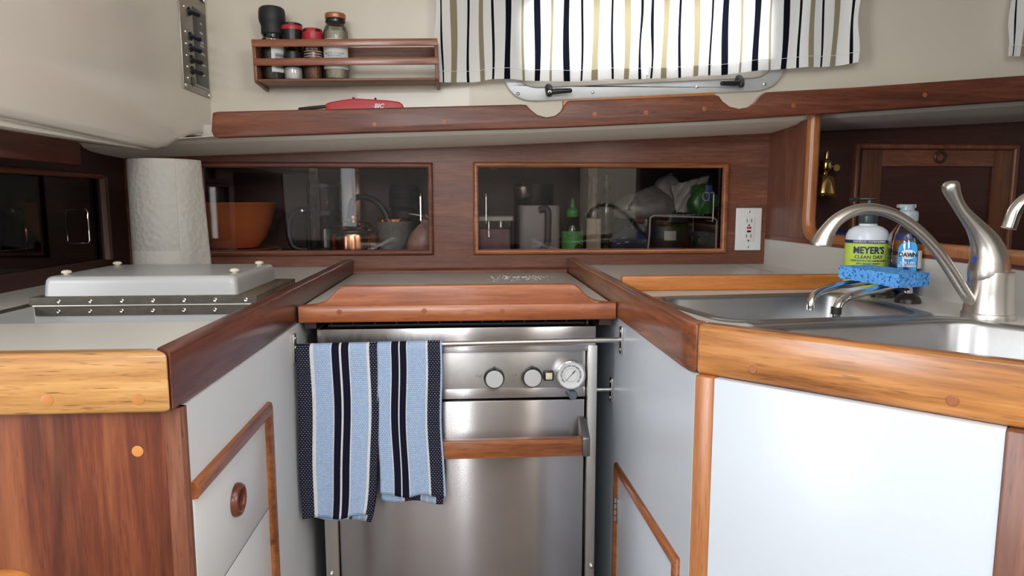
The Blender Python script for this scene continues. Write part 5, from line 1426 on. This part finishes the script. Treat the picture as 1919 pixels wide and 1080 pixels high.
# printed bag: folded-over pouch
t = thing('food_pouch', 'printed pale food pouch with serrated top leaning on the green bag', 'bag', (L(1285, 1.99), 1.99, zsw), local=True)
def P_(u, v):
    x = -.030 + .082 * u + .030 * v * u - .012 * v; z = .004 + .108 * v * (.72 + .28 * u) 
    y = -.008 * math.sin(PI * u) * (1 - v) - .004 * math.sin(u * 9 + v * 4) + .012 * v + .0035 * math.sin(u * 21 - v * 15)
    if v > .98: z += .0018 * (1 if int(u * 40) % 2 else -1)
    return (x, y, z)
MB().grid(P_, [k / 40 for k in range(41)], [k / 24 for k in range(25)]).build('pouch_front', m_bag, t, solid=.010, angle=180)
for s, x, z, sz in (('DIRTY YANKEE', .034, .082, .0155), ('SUPERFOOD', .028, .066, .0150), ('CHIA', .030, .048, .018)):
    text('label_text', s, sz, Matrix.Translation((x, -.028, z)) @ Matrix.Rotation(-math.radians(14), 4, 'Y') @ Matrix.Rotation(PI / 2, 4, 'X'), m_ink, t, sx=.62, bold=.0003)
t = lump('snack_bag', 'shiny green bag with blue patch and pale ring by the locker handle', 1318, 1.935, zsw, .040, .028, .046, m_greenD, 8.2, -.05, .1)
m = MB(); rp = []
for k in range(33):
    a = 2 * PI * k / 32
    rp.append([(-.006 + r * math.cos(a), -.034 - y, .05 + r * 1.25 * math.sin(a)) for r, y in ((.0105, 0), (.0105, .001), (.0085, .001), (.0085, 0))])
m.rings(rp, False, False); m.tube([(0, -.034, .042), (.005, -.034, .035)], .001, 6); m.build('ring_mark', m_bag, t)
MB().box((-.008, -.034, .036), (.012, -.031, .082), .001).build('blue_patch', plain('blue_patch', (.02, .06, .22), .4), t)
# under the wire shelf
t = lump('plastic_bag', 'dark shiny blue plastic bag slumped under the grey bag', 1178, 1.955, ZL, .058, .04, .042, m_blueglint, 1.3)
t = thing('canister', 'dark canister with small grey label under the wire shelf', 'canister', (L(1250, 1.99), 1.99, ZL), local=True)
MB().lathe([(.0001, 0), (.040, 0), (.042, .004), (.042, .074), (.0001, .076)], seg=36).build('canister_body', m_blackm, t)
MB().rings([[(.0424 * math.cos(a), .0424 * math.sin(a), z) for a in [(-2.0 + k / 8 * .85) for k in range(9)]] for z in (.035, .062)], False, False, closed=False).build('label', m_ivory, t)
MB().lathe([(.041, .0), (.0432, .001), (.0432, .013), (.041, .014)], seg=36).build('blue_base', plain('blue_base', (.02, .08, .35), .4), t)
t = thing('glass_jar', 'squat dark glass jar with brass-coloured lid in the locker corner', 'jar', (L(1312, 1.95), 1.95, ZL), local=True)
MB().lathe([(.0001, 0), (.027, 0), (.029, .004), (.029, .044), (.024, .05)], seg=32).build('jar_body', m_honeyd, t)
MB().lathe([(.025, .046), (.026, .048), (.026, .060), (.0001, .061)], seg=32).build('lid', m_blackm, t)
